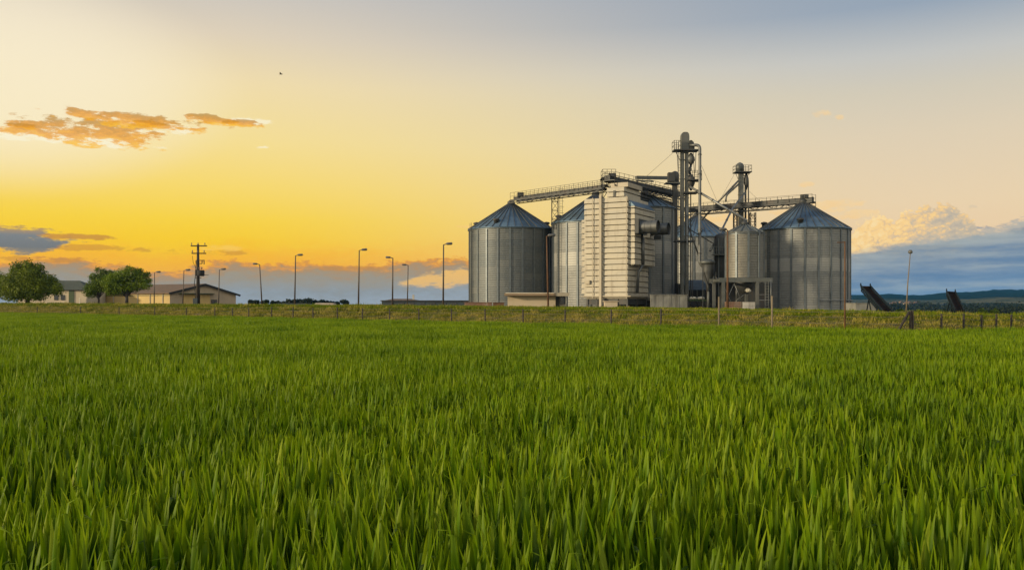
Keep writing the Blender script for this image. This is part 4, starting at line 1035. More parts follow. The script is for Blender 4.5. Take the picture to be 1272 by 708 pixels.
pipe('pale diagonal spout running from the tallest tower down to the small tank roof', [(857, 232, 111.5), (928, 274.5, 106.5)], 0.15, M_pipe)
pipe('dark diagonal spout from the second elevator to the rear blue-roofed silo, upper of two', [(917.5, 224.5, 127.5), (893, 250, 129), (872, 273, 139)], 0.14, M_pipe_dull)
pipe('shorter dark spout with a bent end below the upper diagonal one at the second elevator', [(918, 228.5, 127.5), (902, 243, 127.5), (901.5, 251, 127.5)], 0.13, M_pipe_dull)
pipe('steep pale spout from the second elevator down to the slim dark bin', [(925, 240, 127), (910, 259, 122), (897, 285, 117), (882, 312, 114)], 0.13, M_pipe)
pipe('thin dark diagonal strut from the tower down to the tall grey pipe', [(855, 281, 111), (868, 318, 110)], 0.09, M_dark, 'strut', 'strut', False)
pipe('thin dark diagonal strut from the tower across the rear silo roof', [(855, 284, 111), (887, 303, 112)], 0.06, M_dark, 'strut', 'strut', False)
pipe('thin pale brace crossing in front of the rear blue roof', [(858, 300, 111), (875, 282, 116)], 0.05, M_pipe, 'strut', 'strut', False)
pipe('short dark spout between the cyclone and the slim bin', [(884, 338, 110), (894, 350, 107)], 0.07, M_dark, 'grain_spout', 'pipe', False)
pipe('long thin vertical downpipe right of the concrete panel wall', [(853.5, 256, 110.8), (853.5, 383, 110.8)], 0.07, M_pipe, 'downpipe', 'pipe')
for i, (a, b, lb) in enumerate((((871, 205, 111), (892, 253, 128), 'hair-thin guy cable falling right from the tallest tower'), ((912, 217, 128), (892, 253, 128), 'hair-thin guy cable falling left from the second elevator head'),
                                ((836, 190, 112), (800, 222, 118), 'hair-thin guy cable falling left from the tallest tower'), ((931, 238, 128), (950, 256, 126), 'hair-thin guy cable falling right from the second elevator'))):
    q = MB(); q.tube([P(*a), P(*b)], 0.018, 5); solo('guy_cable', q, M_wire, tuple(P(*a)), lb, 'cable')

# ------------------------------------------------------------------ hut, low walls
hd = 95.0; hh = thing('flat_roofed_hut', (X(660, hd), hd, 1.2), 'small cream flat-roofed hut in front of the left silo', 'hut'); O = hh.location
xa, xb, xc = X(630.5, hd), X(690, hd), X(704, hd); zr = Z(367.5, hd)
q = MB(); q.box(((xa + xb) / 2, hd + 2, (zr + .9) / 2), (xb - xa, 4, zr - .9)); part('wall', q, M_hut, hh, O)
q = MB(); q.box(((xb + xc) / 2 + .002, hd + 2.7, (zr + .9) / 2), (xc - xb, 2.6, zr - .9)); part('porch_wall', q, M_creamd, hh, O)
q = MB(); q.box(((X(626.5, hd) + X(706.5, hd)) / 2, hd + 1.8, zr + .14), (X(706.5, hd) - X(626.5, hd), 5.0, 0.26)); part('roof', q, M_fascia, hh, O)
q = MB(); q.box(((X(690, hd) + X(706.5, hd)) / 2, hd - .74, zr + .14), (X(706.5, hd) - X(690, hd), .05, 0.36)); part('porch_fascia', q, M_creamd, hh, O)
q = MB(); q.box(((X(628, hd) + X(688, hd)) / 2, hd + 1.8, zr + .30), (X(688, hd) - X(628, hd), 4.8, 0.06)); part('roof_sheet', q, M_sack, hh, O)
for px, w_, nm, z0, z1 in ((693.5, .42, 'door', 1.0, zr - .1), (700, .55, 'window', 1.6, zr - .15)):
    q = MB(); q.box((X(px, hd), hd + 1.37, (z0 + z1) / 2), (w_, .06, z1 - z0)); part(nm, q, M_glass if nm == 'window' else M_dark, hh, O)
q = MB(); q.box((X(655, hd), hd - .05, Z(371.5, hd)), (.2, .1, .16)); part('wall_lamp', q, M_creamd, hh, O)
q = MB(); q.tube([(X(703.5, hd), hd - .6, .9), (X(703.5, hd), hd - .6, zr)], .05, 8); part('porch_post', q, M_steel, hh, O)

def boxthing(name, label, cat, pa, pb, ya, yb, d, depth, mat, extra=None):
    q = MB(); x0, x1 = X(pa, d), X(pb, d); z1 = Z(ya, d); z0 = Z(yb, d) - .5
    q.box(((x0 + x1) / 2, d + depth / 2, (z0 + z1) / 2), (x1 - x0, depth, z1 - z0))
    q.box(((x0 + x1) / 2, d + depth / 2, z1 + .03), (x1 - x0 + .12, depth + .1, .06))
    return solo(name, q, mat, ((x0 + x1) / 2, d, z0), label, cat)
boxthing('low_wall', 'low brown-grey wall running left from the foot of the left silo', 'wall', 577, 611, 375.8, 381, 112, .4, M_brick)
boxthing('rusty_container', 'low rusty bin beside the cream hut at the left silo foot', 'container', 612.5, 626, 376.3, 381, 106, 1.5, M_rust)
boxthing('concrete_bunker', 'small grey concrete block right of the right-hand silo, behind the inclined conveyor', 'block', 1063, 1090, 377, 388, 92, 3, M_conc)
boxthing('roadside_wall', 'low dark wall on the bank right of the barn gable', 'wall', 262, 302, 378.5, 381, 150, .4, M_teal)
# long dark building
ld_ = thing('long_low_building', (X(526, 185), 185, 1.3), 'long low dark building on the skyline between the lamp posts and left silo', 'building'); O = ld_.location
x0, x1 = X(474, 185), X(600, 185)
q = MB(); q.box(((x0 + x1) / 2, 190, 1.5), (x1 - x0, 10, Z(374, 185) * 2 - 3.0)); part('wall', q, M_teal, ld_, O)
q = MB(); q.box(((x0 + x1) / 2, 190, Z(374, 185) + .08), (x1 - x0 + .5, 10.5, .16)); part('roof_edge', q, M_dark, ld_, O)
q = MB(); xa, xb = X(478, 186), X(518, 186); zl, zh = Z(374, 185) + .16, Z(371, 186)
q.add([(xa, 185.5, zl), (xb, 185.5, zl), (xb, 193, zl), (xa, 193, zl), (xa + 1.5, 188, zh), (xb - 1.8, 188, zh), (xb - 1.8, 191, zh), (xa + 1.5, 191, zh)], [(0, 1, 5, 4), (1, 2, 6, 5), (2, 3, 7, 6), (3, 0, 4, 7), (4, 5, 6, 7)]); part('hipped_roof', q, M_tile, ld_, O)
q = MB(); q.box((X(513.5, 188), 188, Z(369.5, 188)), (.4, .4, 1.2)); part('chimney', q, M_concl, ld_, O)
for k in range(9):
    q = MB(); q.box((x0 + 2 + k * 2.2, 184.97, 1.75), (.9, .06, .45)); part('window', q, M_glass, ld_, O)

# ------------------------------------------------------------------ barns on the left
def gable_barn(label, d, g0, g1, gy, ridge_px, ridge_y, far_px, base_y, wallm, sidem, roofm, depth=14, doors=()):
    pass
bd = 168.0
bn = thing('gabled_barn', (X(252, bd), bd, 1.3), 'wide low gabled barn with a brown roof and pale yellow side, behind the utility pole', 'barn'); O = bn.location
e0, e1, rg = X(211, bd), X(293, bd + 6), X(254, bd + 3); ze0, ze1, zr_ = Z(363.5, bd), Z(366, bd + 6), Z(353.5, bd + 3)
bkx, bky = X(100, bd + 6), bd + 14          # far end of the long side wall
gl = Vector((e0, bd, 0)); gr_ = Vector((e1, bd + 6, 0)); gm = (gl + gr_) / 2; sv = Vector((X(70, 195) - e0, 195 - bd, 0))
sv = Vector((-21.0, 13.0, 0))
def V3(p, z): return (p.x, p.y, z)
z0 = 0.6
q = MB(); q.add([V3(gl, z0), V3(gr_, z0), V3(gr_, ze1), V3(gm, zr_), V3(gl, ze0), V3(gl + sv, z0), V3(gr_ + sv, z0), V3(gr_ + sv, ze1), V3(gm + sv, zr_), V3(gl + sv, ze0)],
               [(0, 1, 2, 3, 4), (1, 6, 7, 2), (9, 8, 7, 6, 5)]); part('gable_wall', q, M_hall, bn, O)
q = MB(); q.add([V3(gl, z0), V3(gl, ze0), V3(gl + sv, ze0), V3(gl + sv, z0)], [(0, 1, 2, 3)]); part('side_wall', q, M_hally, bn, O)
sd1 = sv.normalized(); gd = (gr_ - gl).normalized()
q = MB(); ov = .5
def slab(q, a, b, c, d, th=.16):
    vs = [tuple(p) for p in (a, b, c, d)] + [(p[0], p[1], p[2] + th) for p in (a, b, c, d)]
    q.add(vs, [(0, 1, 2, 3), (7, 6, 5, 4), (0, 4, 5, 1), (1, 5, 6, 2), (2, 6, 7, 3), (3, 7, 4, 0)])
f0 = -sd1 * ov; 
slab(q, V3(gl + f0 - gd * ov, ze0 - .2), V3(gm + f0, zr_ + .02), V3(gm + sv, zr_ + .02), V3(gl + sv - gd * ov, ze0 - .2))
slab(q, V3(gm + f0, zr_ + .02), V3(gr_ + f0 + gd * ov, ze1 - .15), V3(gr_ + sv + gd * ov, ze1 - .15), V3(gm + sv, zr_ + .02))
part('roof', q, M_tile, bn, O)
q = MB(); a_ = Vector(V3(gl + f0 * 1.1 - gd * ov, ze0 - .2)); b__ = Vector(V3(gm + f0 * 1.1, zr_)); c__ = Vector(V3(gr_ + f0 * 1.1 + gd * ov, ze1 - .2)); q.beam(a_, b__, .12, .38); q.beam(b__, c__, .12, .38); part('verge_board', q, M_black, bn, O)
nrm = Vector((sd1.y, -sd1.x, 0)); nrm = nrm if nrm.y < 0 else -nrm
for k in range(6):
    p = gl + sv * (0.08 + k * .155) + nrm * .05; q = MB(); q.box((p.x, p.y, (ze0 + z0) / 2), (.18, .18, ze0 - z0)); part('pilaster', q, M_creamd, bn, O)
q = MB(); p0 = gl + nrm * .06; q.beam(V3(p0, ze0 - .5), V3(p0 + sv, ze0 - .5), .08, .12); part('gutter', q, M_green, bn, O)
gn = Vector((gd.y, -gd.x, 0)); gn = gn if gn.y < 0 else -gn
q = MB(); p = gl + gd * 4.8 + gn * .08; ang = math.atan2(gd.y, gd.x)
q.box((p.x, p.y, 2.35), (5.0, .1, 2.3), ang); part('door', q, M_hally, bn, O)
q = MB(); q.box((p.x + gn.x * .5, p.y + gn.y * .5, 3.65), (6.4, 1.1, .12), ang); part('canopy', q, M_green, bn, O)
q = MB(); p = gl + gd * 8.1 + gn * .08; q.box((p.x, p.y, 2.1), (1.1, .1, .8), ang); f_ = part('window', q, M_black, bn, O)
q = MB(); p = p + gn * .06; q.box((p.x - gd.x * .27, p.y - gd.y * .27, 2.1), (.42, .04, .6), ang); q.box((p.x + gd.x * .27, p.y + gd.y * .27, 2.1), (.42, .04, .6), ang); part('pane', q, M_glass, f_, O)

b2 = thing('cream_house', (X(84, 170), 170, 1.3), 'cream house with a hipped grey-green roof, between the two leafy trees', 'house'); O = b2.location
xa, xb = X(22, 170), X(107.5, 170); zl, zh = Z(359.5, 170), Z(348.5, 173)
q = MB(); q.box(((xa + xb) / 2, 174, (zl + .6) / 2), (xb - xa, 8, zl - .6)); part('wall', q, M_hut, b2, O)
q = MB(); q.add([(xa - .4, 169.5, zl - .1), (xb + .4, 169.5, zl - .1), (xb + .4, 178.5, zl - .1), (xa - .4, 178.5, zl - .1), (xa + 2, 173.5, zh), (X(97.5, 173), 173.5, zh)], [(0, 1, 5, 4), (1, 2, 5), (2, 3, 4, 5), (3, 0, 4), (3, 2, 1, 0)]); part('roof', q, M_tileg, b2, O)
q = MB(); q.box((X(89, 170), 169.93, (zl + 1.9) / 2 - .1), (1.0, .1, zl - 2.1)); part('door', q, M_green, b2, O)
for px in (70, 78):
    q = MB(); q.box((X(px, 170), 169.95, 2.9), (.8, .08, 1.0)); part('window', q, M_glass, b2, O)
q = MB(); q.box((X(97, 169), 169.6, 2.0), (.12, .12, 1.6)); solo('white_post', q, M_sack, (X(97, 169), 169.6, 1.3), 'short pale post in front of the cream house wall', 'post')

# ------------------------------------------------------------------ lamps
def lamp(label, px, ytop, d, bpx=None, side=1, mat=M_lamp, r=.09, arm=.75, base_y=None, group=None, headmat=M_lamph):
    bpx = px if bpx is None else bpx
    bx, zt = X(bpx, d), Z(ytop, d); bz = H(bx, d) - .05 if base_y is None else Z(base_y, d); tx = X(px, d)
    t = thing('street_lamp', (bx, d, bz), label, 'street lamp', group); O = t.location
    q = MB(); q.tube([(bx, d, bz), (bx + (tx - bx) * .5, d, (bz + zt) / 2), (tx, d, zt)], [r * 1.25, r, r * .75], 10); part('pole', q, mat, t, O)
    q = MB(); q.tube([(tx, d, zt - .04), (tx + side * arm * .5, d - .1, zt + .06)], r * .55, 8); part('arm', q, mat, t, O)
    q = MB(); c = (tx + side * (arm * .5 + .35), d - .12, zt + .08)
    q.tube([(c[0] - side * .4, c[1], c[2] - .02), (c[0] - side * .3, c[1], c[2]), (c[0] + side * .3, c[1], c[2] + .03), (c[0] + side * .42, c[1], c[2] + .02)], [.08, .15, .17, .06], 8); part('lamp_head', q, headmat, t, O)
    return t
G = 'slim lamp posts along the plant road'
lamp('slim lamp post in front of the barn side wall, leftmost of the lamps', 192, 338.5, 158, 191.5, 1, r=.08, group=G)
lamp('slim lamp post at the barn corner, just left of the utility pole', 228.5, 336, 152, 227, 1, r=.08, group=G)
lamp('slim lamp post in front of the barn gable, just right of the utility pole', 272.5, 335, 150, 271.5, 1, r=.08, group=G)
lamp('leaning lamp post with its head turned left, right of the barn', 322.5, 328.5, 150, 325.5, -1, r=.1, group=G)
lamp('lamp post above the low distant bushes, head turned right', 367.2, 317.5, 135, 366, 1, r=.1, group=G)
lamp('tall lamp post standing alone on open skyline left of the long dark building', 446.3, 311, 125, 445.2, 1, r=.1, group=G)
lamp('lamp post with its head turned left at the long dark building', 488, 320.5, 140, 487.5, -1, r=.11, group=G)
lamp('shortest lamp post, behind the hipped roof of the long dark building', 507, 329.5, 165, 506, -1, r=.1, group=G)
lamp('tallest lamp post, nearest the left silo', 551, 303.8, 113, 550.5, 1, r=.1, group=G)
lamp('rust-brown lamp post rising in front of the left silo beside the cream hut', 679, 293.5, 94, 681, 1, M_rust, .085, .35, group='rust-coloured poles in the yard')
lamp('rust-brown lamp post in front of the raised tank, head turned left', 903.8, 286, 96, 903.8, -1, M_rust, .1, .35, group='rust-coloured poles in the yard', headmat=M_lamph)
# rusty pole with bracket at the bank foot
px_, d_ = 1049.5, 35.6; bx = X(px_, d_)
t = thing('bracket_pole', (bx, d_, H(bx, d_)), 'thin rust-coloured pole with a short side bracket, at the bank foot before the right-hand silo', 'pole'); O = t.location
q = MB(); q.tube([(bx, d_, 0), (bx, d_, Z(300, d_))], [.04, .028], 8); part('pole', q, M_rust, t, O)
q = MB(); q.beam((bx, d_, Z(301, d_)), (X(1040, d_), d_, Z(301.3, d_)), .035); part('bracket', q, M_rust, t, O)
# round-headed mast on the right
px_, d_ = 1125.5, 68.0; bx = X(px_, d_); tx = X(1130.8, d_); zt = Z(315, d_)
t = thing('yard_mast', (bx, d_, H(bx, d_)), 'leaning brown mast with a round grey head, right of the inclined conveyor', 'mast'); O = t.location
q = MB(); q.tube([(bx, d_, H(bx, d_)), ((bx + tx) / 2 - .03, d_, (zt + 1) / 2), (tx, d_, zt)], [.06, .045, .03], 8); part('pole', q, M_woodp, t, O)
q = MB(); q.lathe((tx, d_, zt - .02), [(.06, 0), (.15, .06), (.17, .16), (.12, .27), (.04, .3)], 12); part('head', q, M_lamph, t, O)

# ------------------------------------------------------------------ utility pole
d_ = 126.0; ux = X(246, d_); t = thing('utility_pole', (ux, d_, 1.5), 'dark utility pole with crossarms and a transformer, in front of the barn', 'utility pole'); O = t.location
q = MB(); q.tube([(ux, d_, 1.3), (ux, d_, Z(303.5, d_))], [.30, .15], 12); part('pole', q, M_wood, t, O)
for px0, px1, y_ in ((237, 257, 305.5), (238, 256, 314.8)):
    q = MB(); q.beam(P(px0, y_, d_ - .2), P(px1, y_, d_ - .2), .14, .16); ca_ = part('crossarm', q, M_wood, t, O)
    for px in (px0 + 1, (px0 + px1) / 2 - 1, px1 - 2.5):
        q = MB(); p = P(px, y_ - 1, d_ - .2); q.lathe(p, [(.05, 0), (.09, .1), (.05, .14), (.09, .22), (.03, .34)], 8); part('insulator', q, M_insul, ca_, O)
q = MB()
for (a, b) in (((243.5, 323.5), (254, 323.5)), ((243.5, 327.5), (251, 327.5)), ((243.5, 323.5), (243.5, 327.5)), ((251, 323.5), (251, 327.5)), ((253.5, 323), (253.5, 328.5)), ((242, 345), (250, 345))): q.beam(P(*a, d_ - .3), P(*b, d_ - .3), .1)
part('switch_frame', q, M_black, t, O)
q = MB(); q.lathe(P(249.5, 343, d_ - .7), [(.42, 0), (.5, .1), (.5, .75), (.4, .85)], 16); q.box(P(244.5, 339, d_ - .4), (.35, .4, .9)); part('transformer', q, M_black, t, O)
q = MB(); 
for px in (247.5, 250.5): q.lathe(P(px, 334.6, d_ - .7), [(.07, 0), (.1, .15), (.05, .3)], 8)
part('bushing', q, M_insul, t, O)
q = MB(); q.beam(P(252, 341.5, d_ - .5), P(259, 341.7, d_ - .5), .07); part('bracket', q, M_lamph, t, O)
q = MB(); q.tube([P(243.5, 328, d_ - .1), P(243, 340, d_ - .1), P(241.5, 352, d_ - .1), P(242.5, 366, d_ - .1), P(243, 379, d_ - .1)], .05, 6)
q.tube([P(239, 318, d_ - .1), P(240, 326, d_ - .1), P(243.5, 334, d_ - .1)], .03, 6); part('cable', q, M_black, t, O)
q = MB(); q.box(P(243, 376, d_ - .3), (.6, .5, 1.3)); part('meter_box', q, M_teal, t, O)

# ------------------------------------------------------------------ fences
def on_line(px):
    """point of the fence line seen in the direction px"""
    k = (px - 636) / F
    if px <= 1131:  # solve C0 + t*D1 with x = k*y
        t = (k * C0[1] - C0[0]) / (D1[0] - k * D1[1]); p = C0 + D1 * t
    else:
        t = (k * C0[1] - C0[0]) / (D2[0] - k * D2[1]); p = C0 + D2 * t
    return p
def fence(label, pxs, hgt, name='wire_fence', extra=()):
    p0 = on_line(pxs[0]); t = thing(name, (p0[0], p0[1], 0), label, 'fence'); O = t.location
    tops = []
    for i, px in enumerate(pxs):
        p = on_line(px); h = hgt * random.uniform(.96, 1.03); lx = random.uniform(-.03, .03)
        q = MB(); q.tube([(p[0], p[1], -.2), (p[0] + lx, p[1], h)], [.048, .042], 8); part('post', q, M_wood, t, O); tops.append((p[0] + lx, p[1], h))
    for f_ in (.22, .42, .62, .82, .97):
        q = MB()
        for a, b in zip(tops[:-1], tops[1:]):
            q.tube([(a[0], a[1] - .06, a[2] * f_), ((a[0] + b[0]) / 2, (a[1] + b[1]) / 2 - .06, (a[2] + b[2]) / 2 * f_ - .02), (b[0], b[1] - .06, b[2] * f_)], .006, 4, caps=False)
        part('wire', q, M_wire, t, O)
    return t, tops
PXL = [-120, -35, 46, 100, 148, 192, 231, 267, 289, 309, 337, 364, 389, 419, 450, 484, 520.5, 561, 603, 650, 702, 759, 820.5]
fl, tops = fence('dark-posted wire fence along the foot of the grassy bank', PXL + [893, 959, 1049, 1131], 1.36)
for c in [c for c in fl.children if c.name.startswith('post')][-4:-1]: bpy.data.objects.remove(c)
for px, h in ((893, 1.95), (959, 1.97)):
    p = on_line(px); q = MB(); q.tube([(p[0], p[1], -.2), (p[0], p[1], h)], .042, 8); o = part('post', q, M_woodp, fl, fl.location); o['label'] = 'tall pale wooden post'
p = on_line(1131); q = MB(); q.tube([(p[0] - .75, p[1] - .25, 0.3), (p[0] - .05, p[1], 1.3)], .05, 8); part('brace', q, M_wood, fl, fl.location)
q = MB(); q.tube([(p[0] + .22, p[1] + .4, 0.0), (p[0] + .08, p[1], 1.34)], .05, 8); part('brace', q, M_wood, fl, fl.location)
fence('short run of dark-posted wire fence turning away at the right of the bank', [1134, 1169.5, 1197, 1219.5, 1237.5, 1256, 1276, 1300, 1330], 1.20)

# ------------------------------------------------------------------ inclined belt conveyors
def belt(label, top, bot, w):
    a = Vector(bot); b = Vector(top); t = thing('belt_conveyor', tuple(a), label, 'conveyor'); O = t.location
    d = (b - a).normalized(); r = Vector((1, 0, 0)); r = (r - d * r.dot(d)).normalized(); u = r.cross(d)
    q = MB(); q.beam(a, b, w * .72, .06, up=u); q.tube([b - r * w * .36 , b + r * w * .36], .2, 14); part('belt', q, M_belt, t, O)
    for s_ in (-1, 1):
        q = MB(); e = r * s_ * w * .46; q.beam(a + e + u * .18, b + e + u * .18 + d * .1, .07, .1, up=u); q.beam(a + e - u * .25, b + e - u * .25, .07, .1, up=u)
        L_ = (b - a).length; k = 0
        while k < L_ - .4:
            q.beam(a + d * k + e - u * .25, a + d * (k + .45) + e + u * .18, .05, .05); q.beam(a + d * (k) + e - u * .25, a + d * k + e + u * .18, .05, .05); k += .5
        q.beam(b + e - u * .1 - d * .2, b + e + u * .1 + d * .42 + Vector((0, 0, .18)), .07, .22, up=u)
        part('side_frame', q, M_blue, t, O)
        q = MB(); m_ = a + d * (b - a).length * .62 + e; q.beam(m_ - u * .2, Vector((m_.x, m_.y + .6, .8)), .08); q.beam(m_ - u * .2, Vector((m_.x, m_.y - .5, .8)), .07); part('leg', q, M_blue, t, O)
    return t
belt('long inclined belt conveyor with rusty belt, next to the right-hand silo', (X(1076, 82), 82, Z(358, 82)), (X(1103, 74.5), 74.5, .9), .92)
belt('smaller inclined belt conveyor at the far right, in front of the hills', (X(1181.5, 88), 88, Z(364.5, 88)), (X(1192, 82), 82, .95), .85)

# ------------------------------------------------------------------ trees
def crown(lobes, n, size, seed, mat, root, name='crown', droop=0.0, base=(0, 0, 0)):
    r = np.random.default_rng(seed); w = np.array([l[3] ** 2 for l in lobes]); w = w / w.sum()
    li = r.choice(len(lobes), n, p=w); L_ = np.array(lobes)[li]
    v = r.normal(size=(n, 3)); v /= np.linalg.norm(v, axis=1)[:, None]
    rad = L_[:, 3] * (1 - 0.55 * r.random(n) ** 1.6) * (1 + .18 * np.sin(v[:, 0] * 7 + li) * np.cos(v[:, 2] * 6 + li))
    # small sub-clumps
    cl_ = r.normal(size=(n // 14 + 1, 3)) * .10
    c = L_[:, :3] + v * rad[:, None] * np.array([1, 1, .85]) + cl_[r.integers(0, len(cl_), n)]
    if droop: c[:, 2] -= droop * r.random(n) * np.hypot(v[:, 0], v[:, 1])
    nrm = v + r.normal(size=(n, 3)) * .8; nrm /= np.linalg.norm(nrm, axis=1)[:, None]
    t = np.cross(nrm, r.normal(size=(n, 3))); t /= np.linalg.norm(t, axis=1)[:, None]; bt = np.cross(nrm, t)
    s = size * r.uniform(.5, 1.2, n)[:, None]
    q = np.stack([c - t * s, c - bt * s * .55, c + t * s, c + bt * s * .55], 1).reshape(-1, 3)
    f = np.arange(4 * n).reshape(-1, 4)
    me = bpy.data.meshes.new(name); me.from_pydata((q - np.array(base)).tolist(), [], f.tolist()); me.materials.append(mat)
    return objm(name, me, root)
def tree(label, x, y, lobes, trunk_h, tr_, n, size, seed, mat, name='leafy_tree', droop=0, cat='tree', group=None):
    z = H(x, y) - .1; t = thing(name, (x, y, z), label, cat, group)
    q = MB(); r = random.Random(seed); top = max(l[2] for l in lobes)
    q.tube([(0, 0, 0), (.08, .03, trunk_h * .6), (.02, 0, trunk_h), (0.1, 0, trunk_h + (top - trunk_h) * .7)], [tr_ * 1.3, tr_, tr_ * .85, tr_ * .25], 9)
    for l in lobes:
        m_ = Vector((l[0] * .4, l[1] * .4, trunk_h + (l[2] - trunk_h) * .45)); q.tube([(0, 0, trunk_h * .8), m_, (l[0], l[1], l[2])], [tr_ * .5, tr_ * .3, tr_ * .08], 6)
        for _ in range(4):
            e = Vector((l[0] + r.uniform(-1, 1) * l[3] * .8, l[1] + r.uniform(-1, 1) * l[3] * .8, l[2] + r.uniform(-.4, .9) * l[3])); q.tube([m_, e], [tr_ * .18, .01], 5)
    part('trunk', q, M_bark, t)
    crown(lobes, n, size, seed, mat, t, droop=droop)
    return t
tree('broad olive-green tree with drooping crown at the far left, in front of the cream house', X(34, 132), 132,
     [(-2.4, 0, 3.4, 2.1), (-.9, .3, 4.9, 1.9), (.8, -.2, 4.7, 2.0), (2.5, 0, 3.5, 1.8), (3.9, .2, 3.0, 1.3), (0, 0, 3.1, 2.4), (-3.6, .2, 3.0, 1.3), (.2, 0, 6.1, 1.0), (3.6, 0, 4.2, .7), (-1.6, 0, 6.0, .9), (1.8, 0, 5.9, .7), (1.5, -.5, 2.4, 1.7), (-1.6, -.6, 2.3, 1.7)], 1.6, .28, 26000, .15, 5, M_leaf1, droop=1.0)
tree('dense olive-green tree cut by the left edge of the picture', X(-14, 136), 136,
     [(-2, 0, 3.3, 2.2), (0.2, 0, 4.6, 1.8), (1.6, 0, 3.3, 1.7), (.5, 0, 2.4, 1.7)], 1.5, .25, 11000, .16, 6, M_leaf1, droop=.8)
tree('round bright-leaved tree with a clear trunk in front of the barn', X(157, 139), 139,
     [(-2.2, 0, 3.7, 1.6), (-.8, 0, 4.6, 1.4), (.9, 0, 4.9, 1.35), (2.2, 0, 4.5, 1.2), (2.8, 0, 3.4, 1.1), (.9, .2, 3.1, 1.3), (-1.2, .2, 3.0, 1.6), (2.0, 0, 5.4, .6), (.3, 0, 5.8, .55), (3.3, 0, 4.9, .5), (-2.4, 0, 2.6, 1.2), (3.5, 0, 4.0, .5)], 1.7, .22, 15000, .13, 7, M_leaf2)
tree('smaller darker tree merging with the left side of the round tree', X(122, 143), 143,
     [(-.9, 0, 2.9, 1.3), (1.3, 0, 3.6, 1.7), (.2, 0, 3.5, 1.5), (-.7, 0, 4.6, .8), (.9, 0, 5.4, .65), (-.1, 0, 5.8, .45), (.6, 0, 4.4, 1.0), (-1.3, 0, 2.2, 1.1), (2.3, .3, 4.4, 1.2), (2.2, .3, 3.0, 1.3), (1.9, 0, 5.2, .6)], 1.4, .16, 11500, .13, 8, M_leaf4)

# distant bushes, each its own
r_ = random.Random(3)
def bush(label, px, ytop, d, wpx, mat=M_leaf3, n=900, size=.3, group=None, name='distant_tree'):
    w = wpx / F * d / 2; x = X(px, d); z = H(x, d); h = max(1.0, Z(ytop, d) - z)
    lobes = [(r_.uniform(-.5, .5) * w, r_.uniform(-.4, .4) * w, h * r_.uniform(.35, .68), min(w, h * .42) * r_.uniform(.6, .95)) for _ in range(5)] + [(0, 0, h * .7, h * .3)]
    t = thing(name, (x, d, z - .1), label, 'tree', group); q = MB(); q.tube([(0, 0, 0), (0, 0, h * .6)], [.15, .06], 6); part('trunk', q, M_bark, t); crown(lobes, n, size, int(px), mat, t)
    return t
Bl = [(312, 372.5, 8), (318, 373, 8), (326, 373.5, 7), (331, 372.8, 8), (339, 374, 4), (346, 375, 6), (352, 374.5, 7), (359, 371.8, 9), (366, 372, 8), (374, 371.6, 9), (380, 371, 8), (385, 370.6, 9), (392, 372.5, 9), (400, 372.4, 9), (406, 374, 7), (412, 374.4, 8), (419, 374.6, 7), (427, 372.4, 10), (431, 373.5, 7)]
nms = ['first', 'second', 'third', 'fourth', 'fifth', 'sixth', 'seventh', 'eighth', 'ninth', 'tenth', 'eleventh', 'twelfth', 'thirteenth', 'fourteenth', 'fifteenth', 'sixteenth', 'seventeenth', 'eighteenth', 'nineteenth']
for i, (px, yt, w) in enumerate(Bl): bush('small dark far tree on the skyline right of the barn, %s from the left' % nms[i], px, yt - .5, 235, w + 2, group='row of far dark trees right of the barn')
# parked items in front of those trees
boxthing('dark_shed', 'low dark teal shed roof among the distant bushes', 'shed', 345, 380, 376.8, 381, 215, 4, M_teal)
q = MB(); x0, x1 = X(388, 205), X(418, 205); zt = Z(376.3, 205)
q.add([(x0, 204, 1), (x1, 204, 1), (x1, 208, 1), (x0, 208, 1), (x0 + .8, 204.8, zt), (x1 - .8, 204.8, zt), (x1 - .8, 207.2, zt), (x0 + .8, 207.2, zt)], [(0, 1, 5, 4), (1, 2, 6, 5), (2, 3, 7, 6), (3, 0, 4, 7), (4, 5, 6, 7)])
solo('covered_heap', q, M_tarp, ((x0 + x1) / 2, 206, 1), 'pale brown covered heap among the distant bushes', 'heap')

Br = [(1118, 383.5, 9, 130, 'small fresh green tree just left of the leaning mast'), (1141, 384, 8, 150, 'small fresh green tree right of the leaning mast'), (1165, 385.5, 9, 150, 'low green bush left of the smaller inclined conveyor'), (1174, 386, 7, 150, 'small green bush touching the smaller inclined conveyor on its left'),
      (1220, 382.5, 8, 170, 'green tree before the dark wood, left of two bright ones'), (1236, 382.5, 9, 170, 'green tree before the dark wood, right of two bright ones'), (1101, 386, 9, 140, 'low dark bush at the foot of the long inclined conveyor')]
for px, yt, w, d, lb in Br: bush(lb, px, yt - .6, d, w + 3, M_leaf4, 1100, .17)
# the far wood: one mass
lobes = []; rr_ = np.random.default_rng(5)
for px in np.arange(1085, 1330, 2.2):
    d = rr_.uniform(330, 380); yt = np.interp(px, [1085, 1150, 1200, 1240, 1330], [386, 384.5, 381.5, 380.5, 379]) + rr_.normal(0, .5)
    h0 = Z(yt, d); lobes.append((X(px, d), d, h0 - 2.0, 2.0)); lobes.append((X(px, d), d + 6, h0 - 3.4, 2.2))
ob = bpy.data.objects.new('far_wood', None)
wd_ = crown(lobes, 26000, .5, 77, M_leaf3, None, 'far_wood'); tag(wd_, 'dark far-off wood along the foot of the hills at the right', 'wood', kind='stuff')
bpy.data.objects.remove(ob)
lobes = []
for _ in range(230):
    px = rr_.uniform(1070, 1340); d = rr_.uniform(560, 1500); lobes.append((X(px, d), d, -3.5 + rr_.uniform(0, 2.5) + (d - 560) * .003, rr_.uniform(2.5, 5.5)))
wd2 = crown(lobes, 30000, 1.0, 78, M_leaf3, None, 'scattered_wood'); tag(wd2, 'scattered dark trees and scrub on the flat land before the hills', 'wood', kind='stuff')
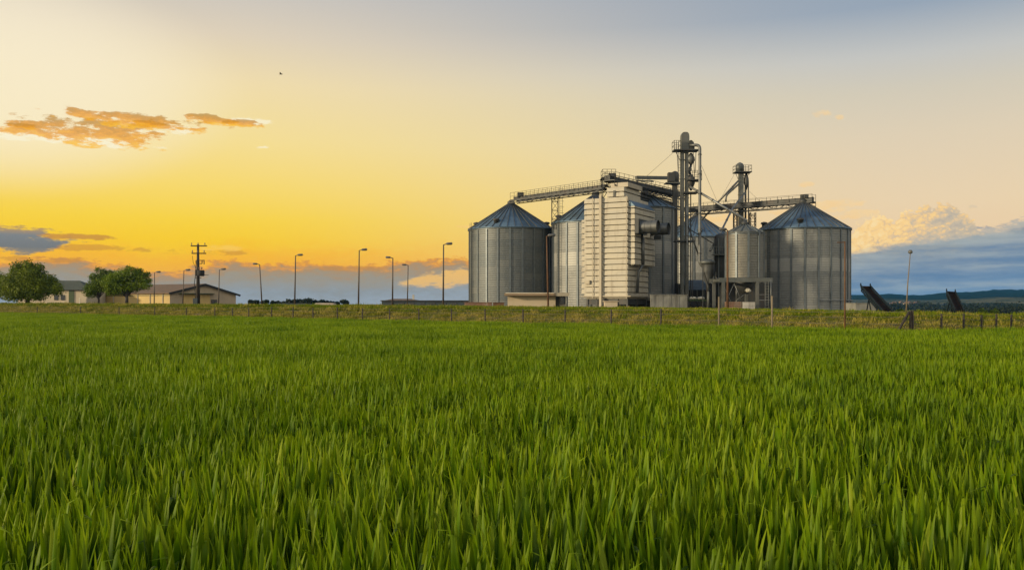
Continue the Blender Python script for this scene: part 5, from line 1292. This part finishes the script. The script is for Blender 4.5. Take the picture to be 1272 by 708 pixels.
# tiny village houses
vh = None
for i, (px, py, d) in enumerate(((1112, 376.3, 1400), (1117, 377.6, 1370), (1119, 375.4, 1480), (1124, 377, 1400), (1128, 376.0, 1450), (1133, 377.8, 1360), (1107, 377.6, 1380), (1138, 376.4, 1420))):
    if vh is None:
        t = thing('village_house', (0, 0, 0), '', 'house', 'tiny far houses at the foot of the hills')
        part('wall', MB().box((0, 0, 1.5), (7, 6, 3)), M_hut, t)
        q = MB(); q.add([(-3.8, -3.3, 3), (3.8, -3.3, 3), (3.8, 3.3, 3), (-3.8, 3.3, 3), (-3.8, 0, 5), (3.8, 0, 5)], [(0, 1, 5, 4), (2, 3, 4, 5), (0, 4, 3), (1, 2, 5), (3, 2, 1, 0)]); part('roof', q, M_brick, t); vh = t
    else: t = copy_tree(vh)
    t.location = (X(px, d), d, Z(py, d) - 3); t.rotation_euler = (0, 0, i * .5); t['label'] = 'tiny cream village house far below the hills, %s from the left' % ['third', 'second', 'fourth', 'fifth', 'sixth', 'seventh', 'first', 'last'][i]
    base = MB().box((0, 0, -4), (7, 6, 8)); 

# ------------------------------------------------------------------ bird
p = P(349, 92.5, 60); t = thing('bird', tuple(p), 'tiny dark bird flying in the open sky above the orange cloud', 'bird')
q = MB(); q.tube([(-.14, 0, 0), (-.05, 0, .01), (.06, 0, .0), (.13, 0, .01)], [.01, .035, .03, .008], 8); part('body', q, M_bird, t)
for s_ in (-1, 1):
    q = MB(); q.add([(-.05, 0, .02), (.05, 0, .02), (.0, s_ * .18, .09), (-.06, s_ * .16, .09), (-.12, s_ * .3, .03)], [(0, 1, 2, 3), (3, 2, 4)]); part('wing', q, M_bird, t)

# ------------------------------------------------------------------ air
q = MB(); q.box((0, 2600, 34), (12000, 6200, 96))
hz_ = bpy.data.objects.new('haze', q.mesh('haze')); col.objects.link(hz_); tag(hz_, kind='stuff')
m = bpy.data.materials.new('thin_air_haze'); m.use_nodes = True; nt = m.node_tree; nt.nodes.clear()
vo = nt.nodes.new('ShaderNodeVolumePrincipled'); ou = nt.nodes.new('ShaderNodeOutputMaterial'); nt.links.new(vo.outputs[0], ou.inputs['Volume'])
vo.inputs['Color'].default_value = (0.07, 0.40, 0.95, 1); vo.inputs['Density'].default_value = 0.00006; vo.inputs['Anisotropy'].default_value = 0.0
hz_.data.materials.append(m)
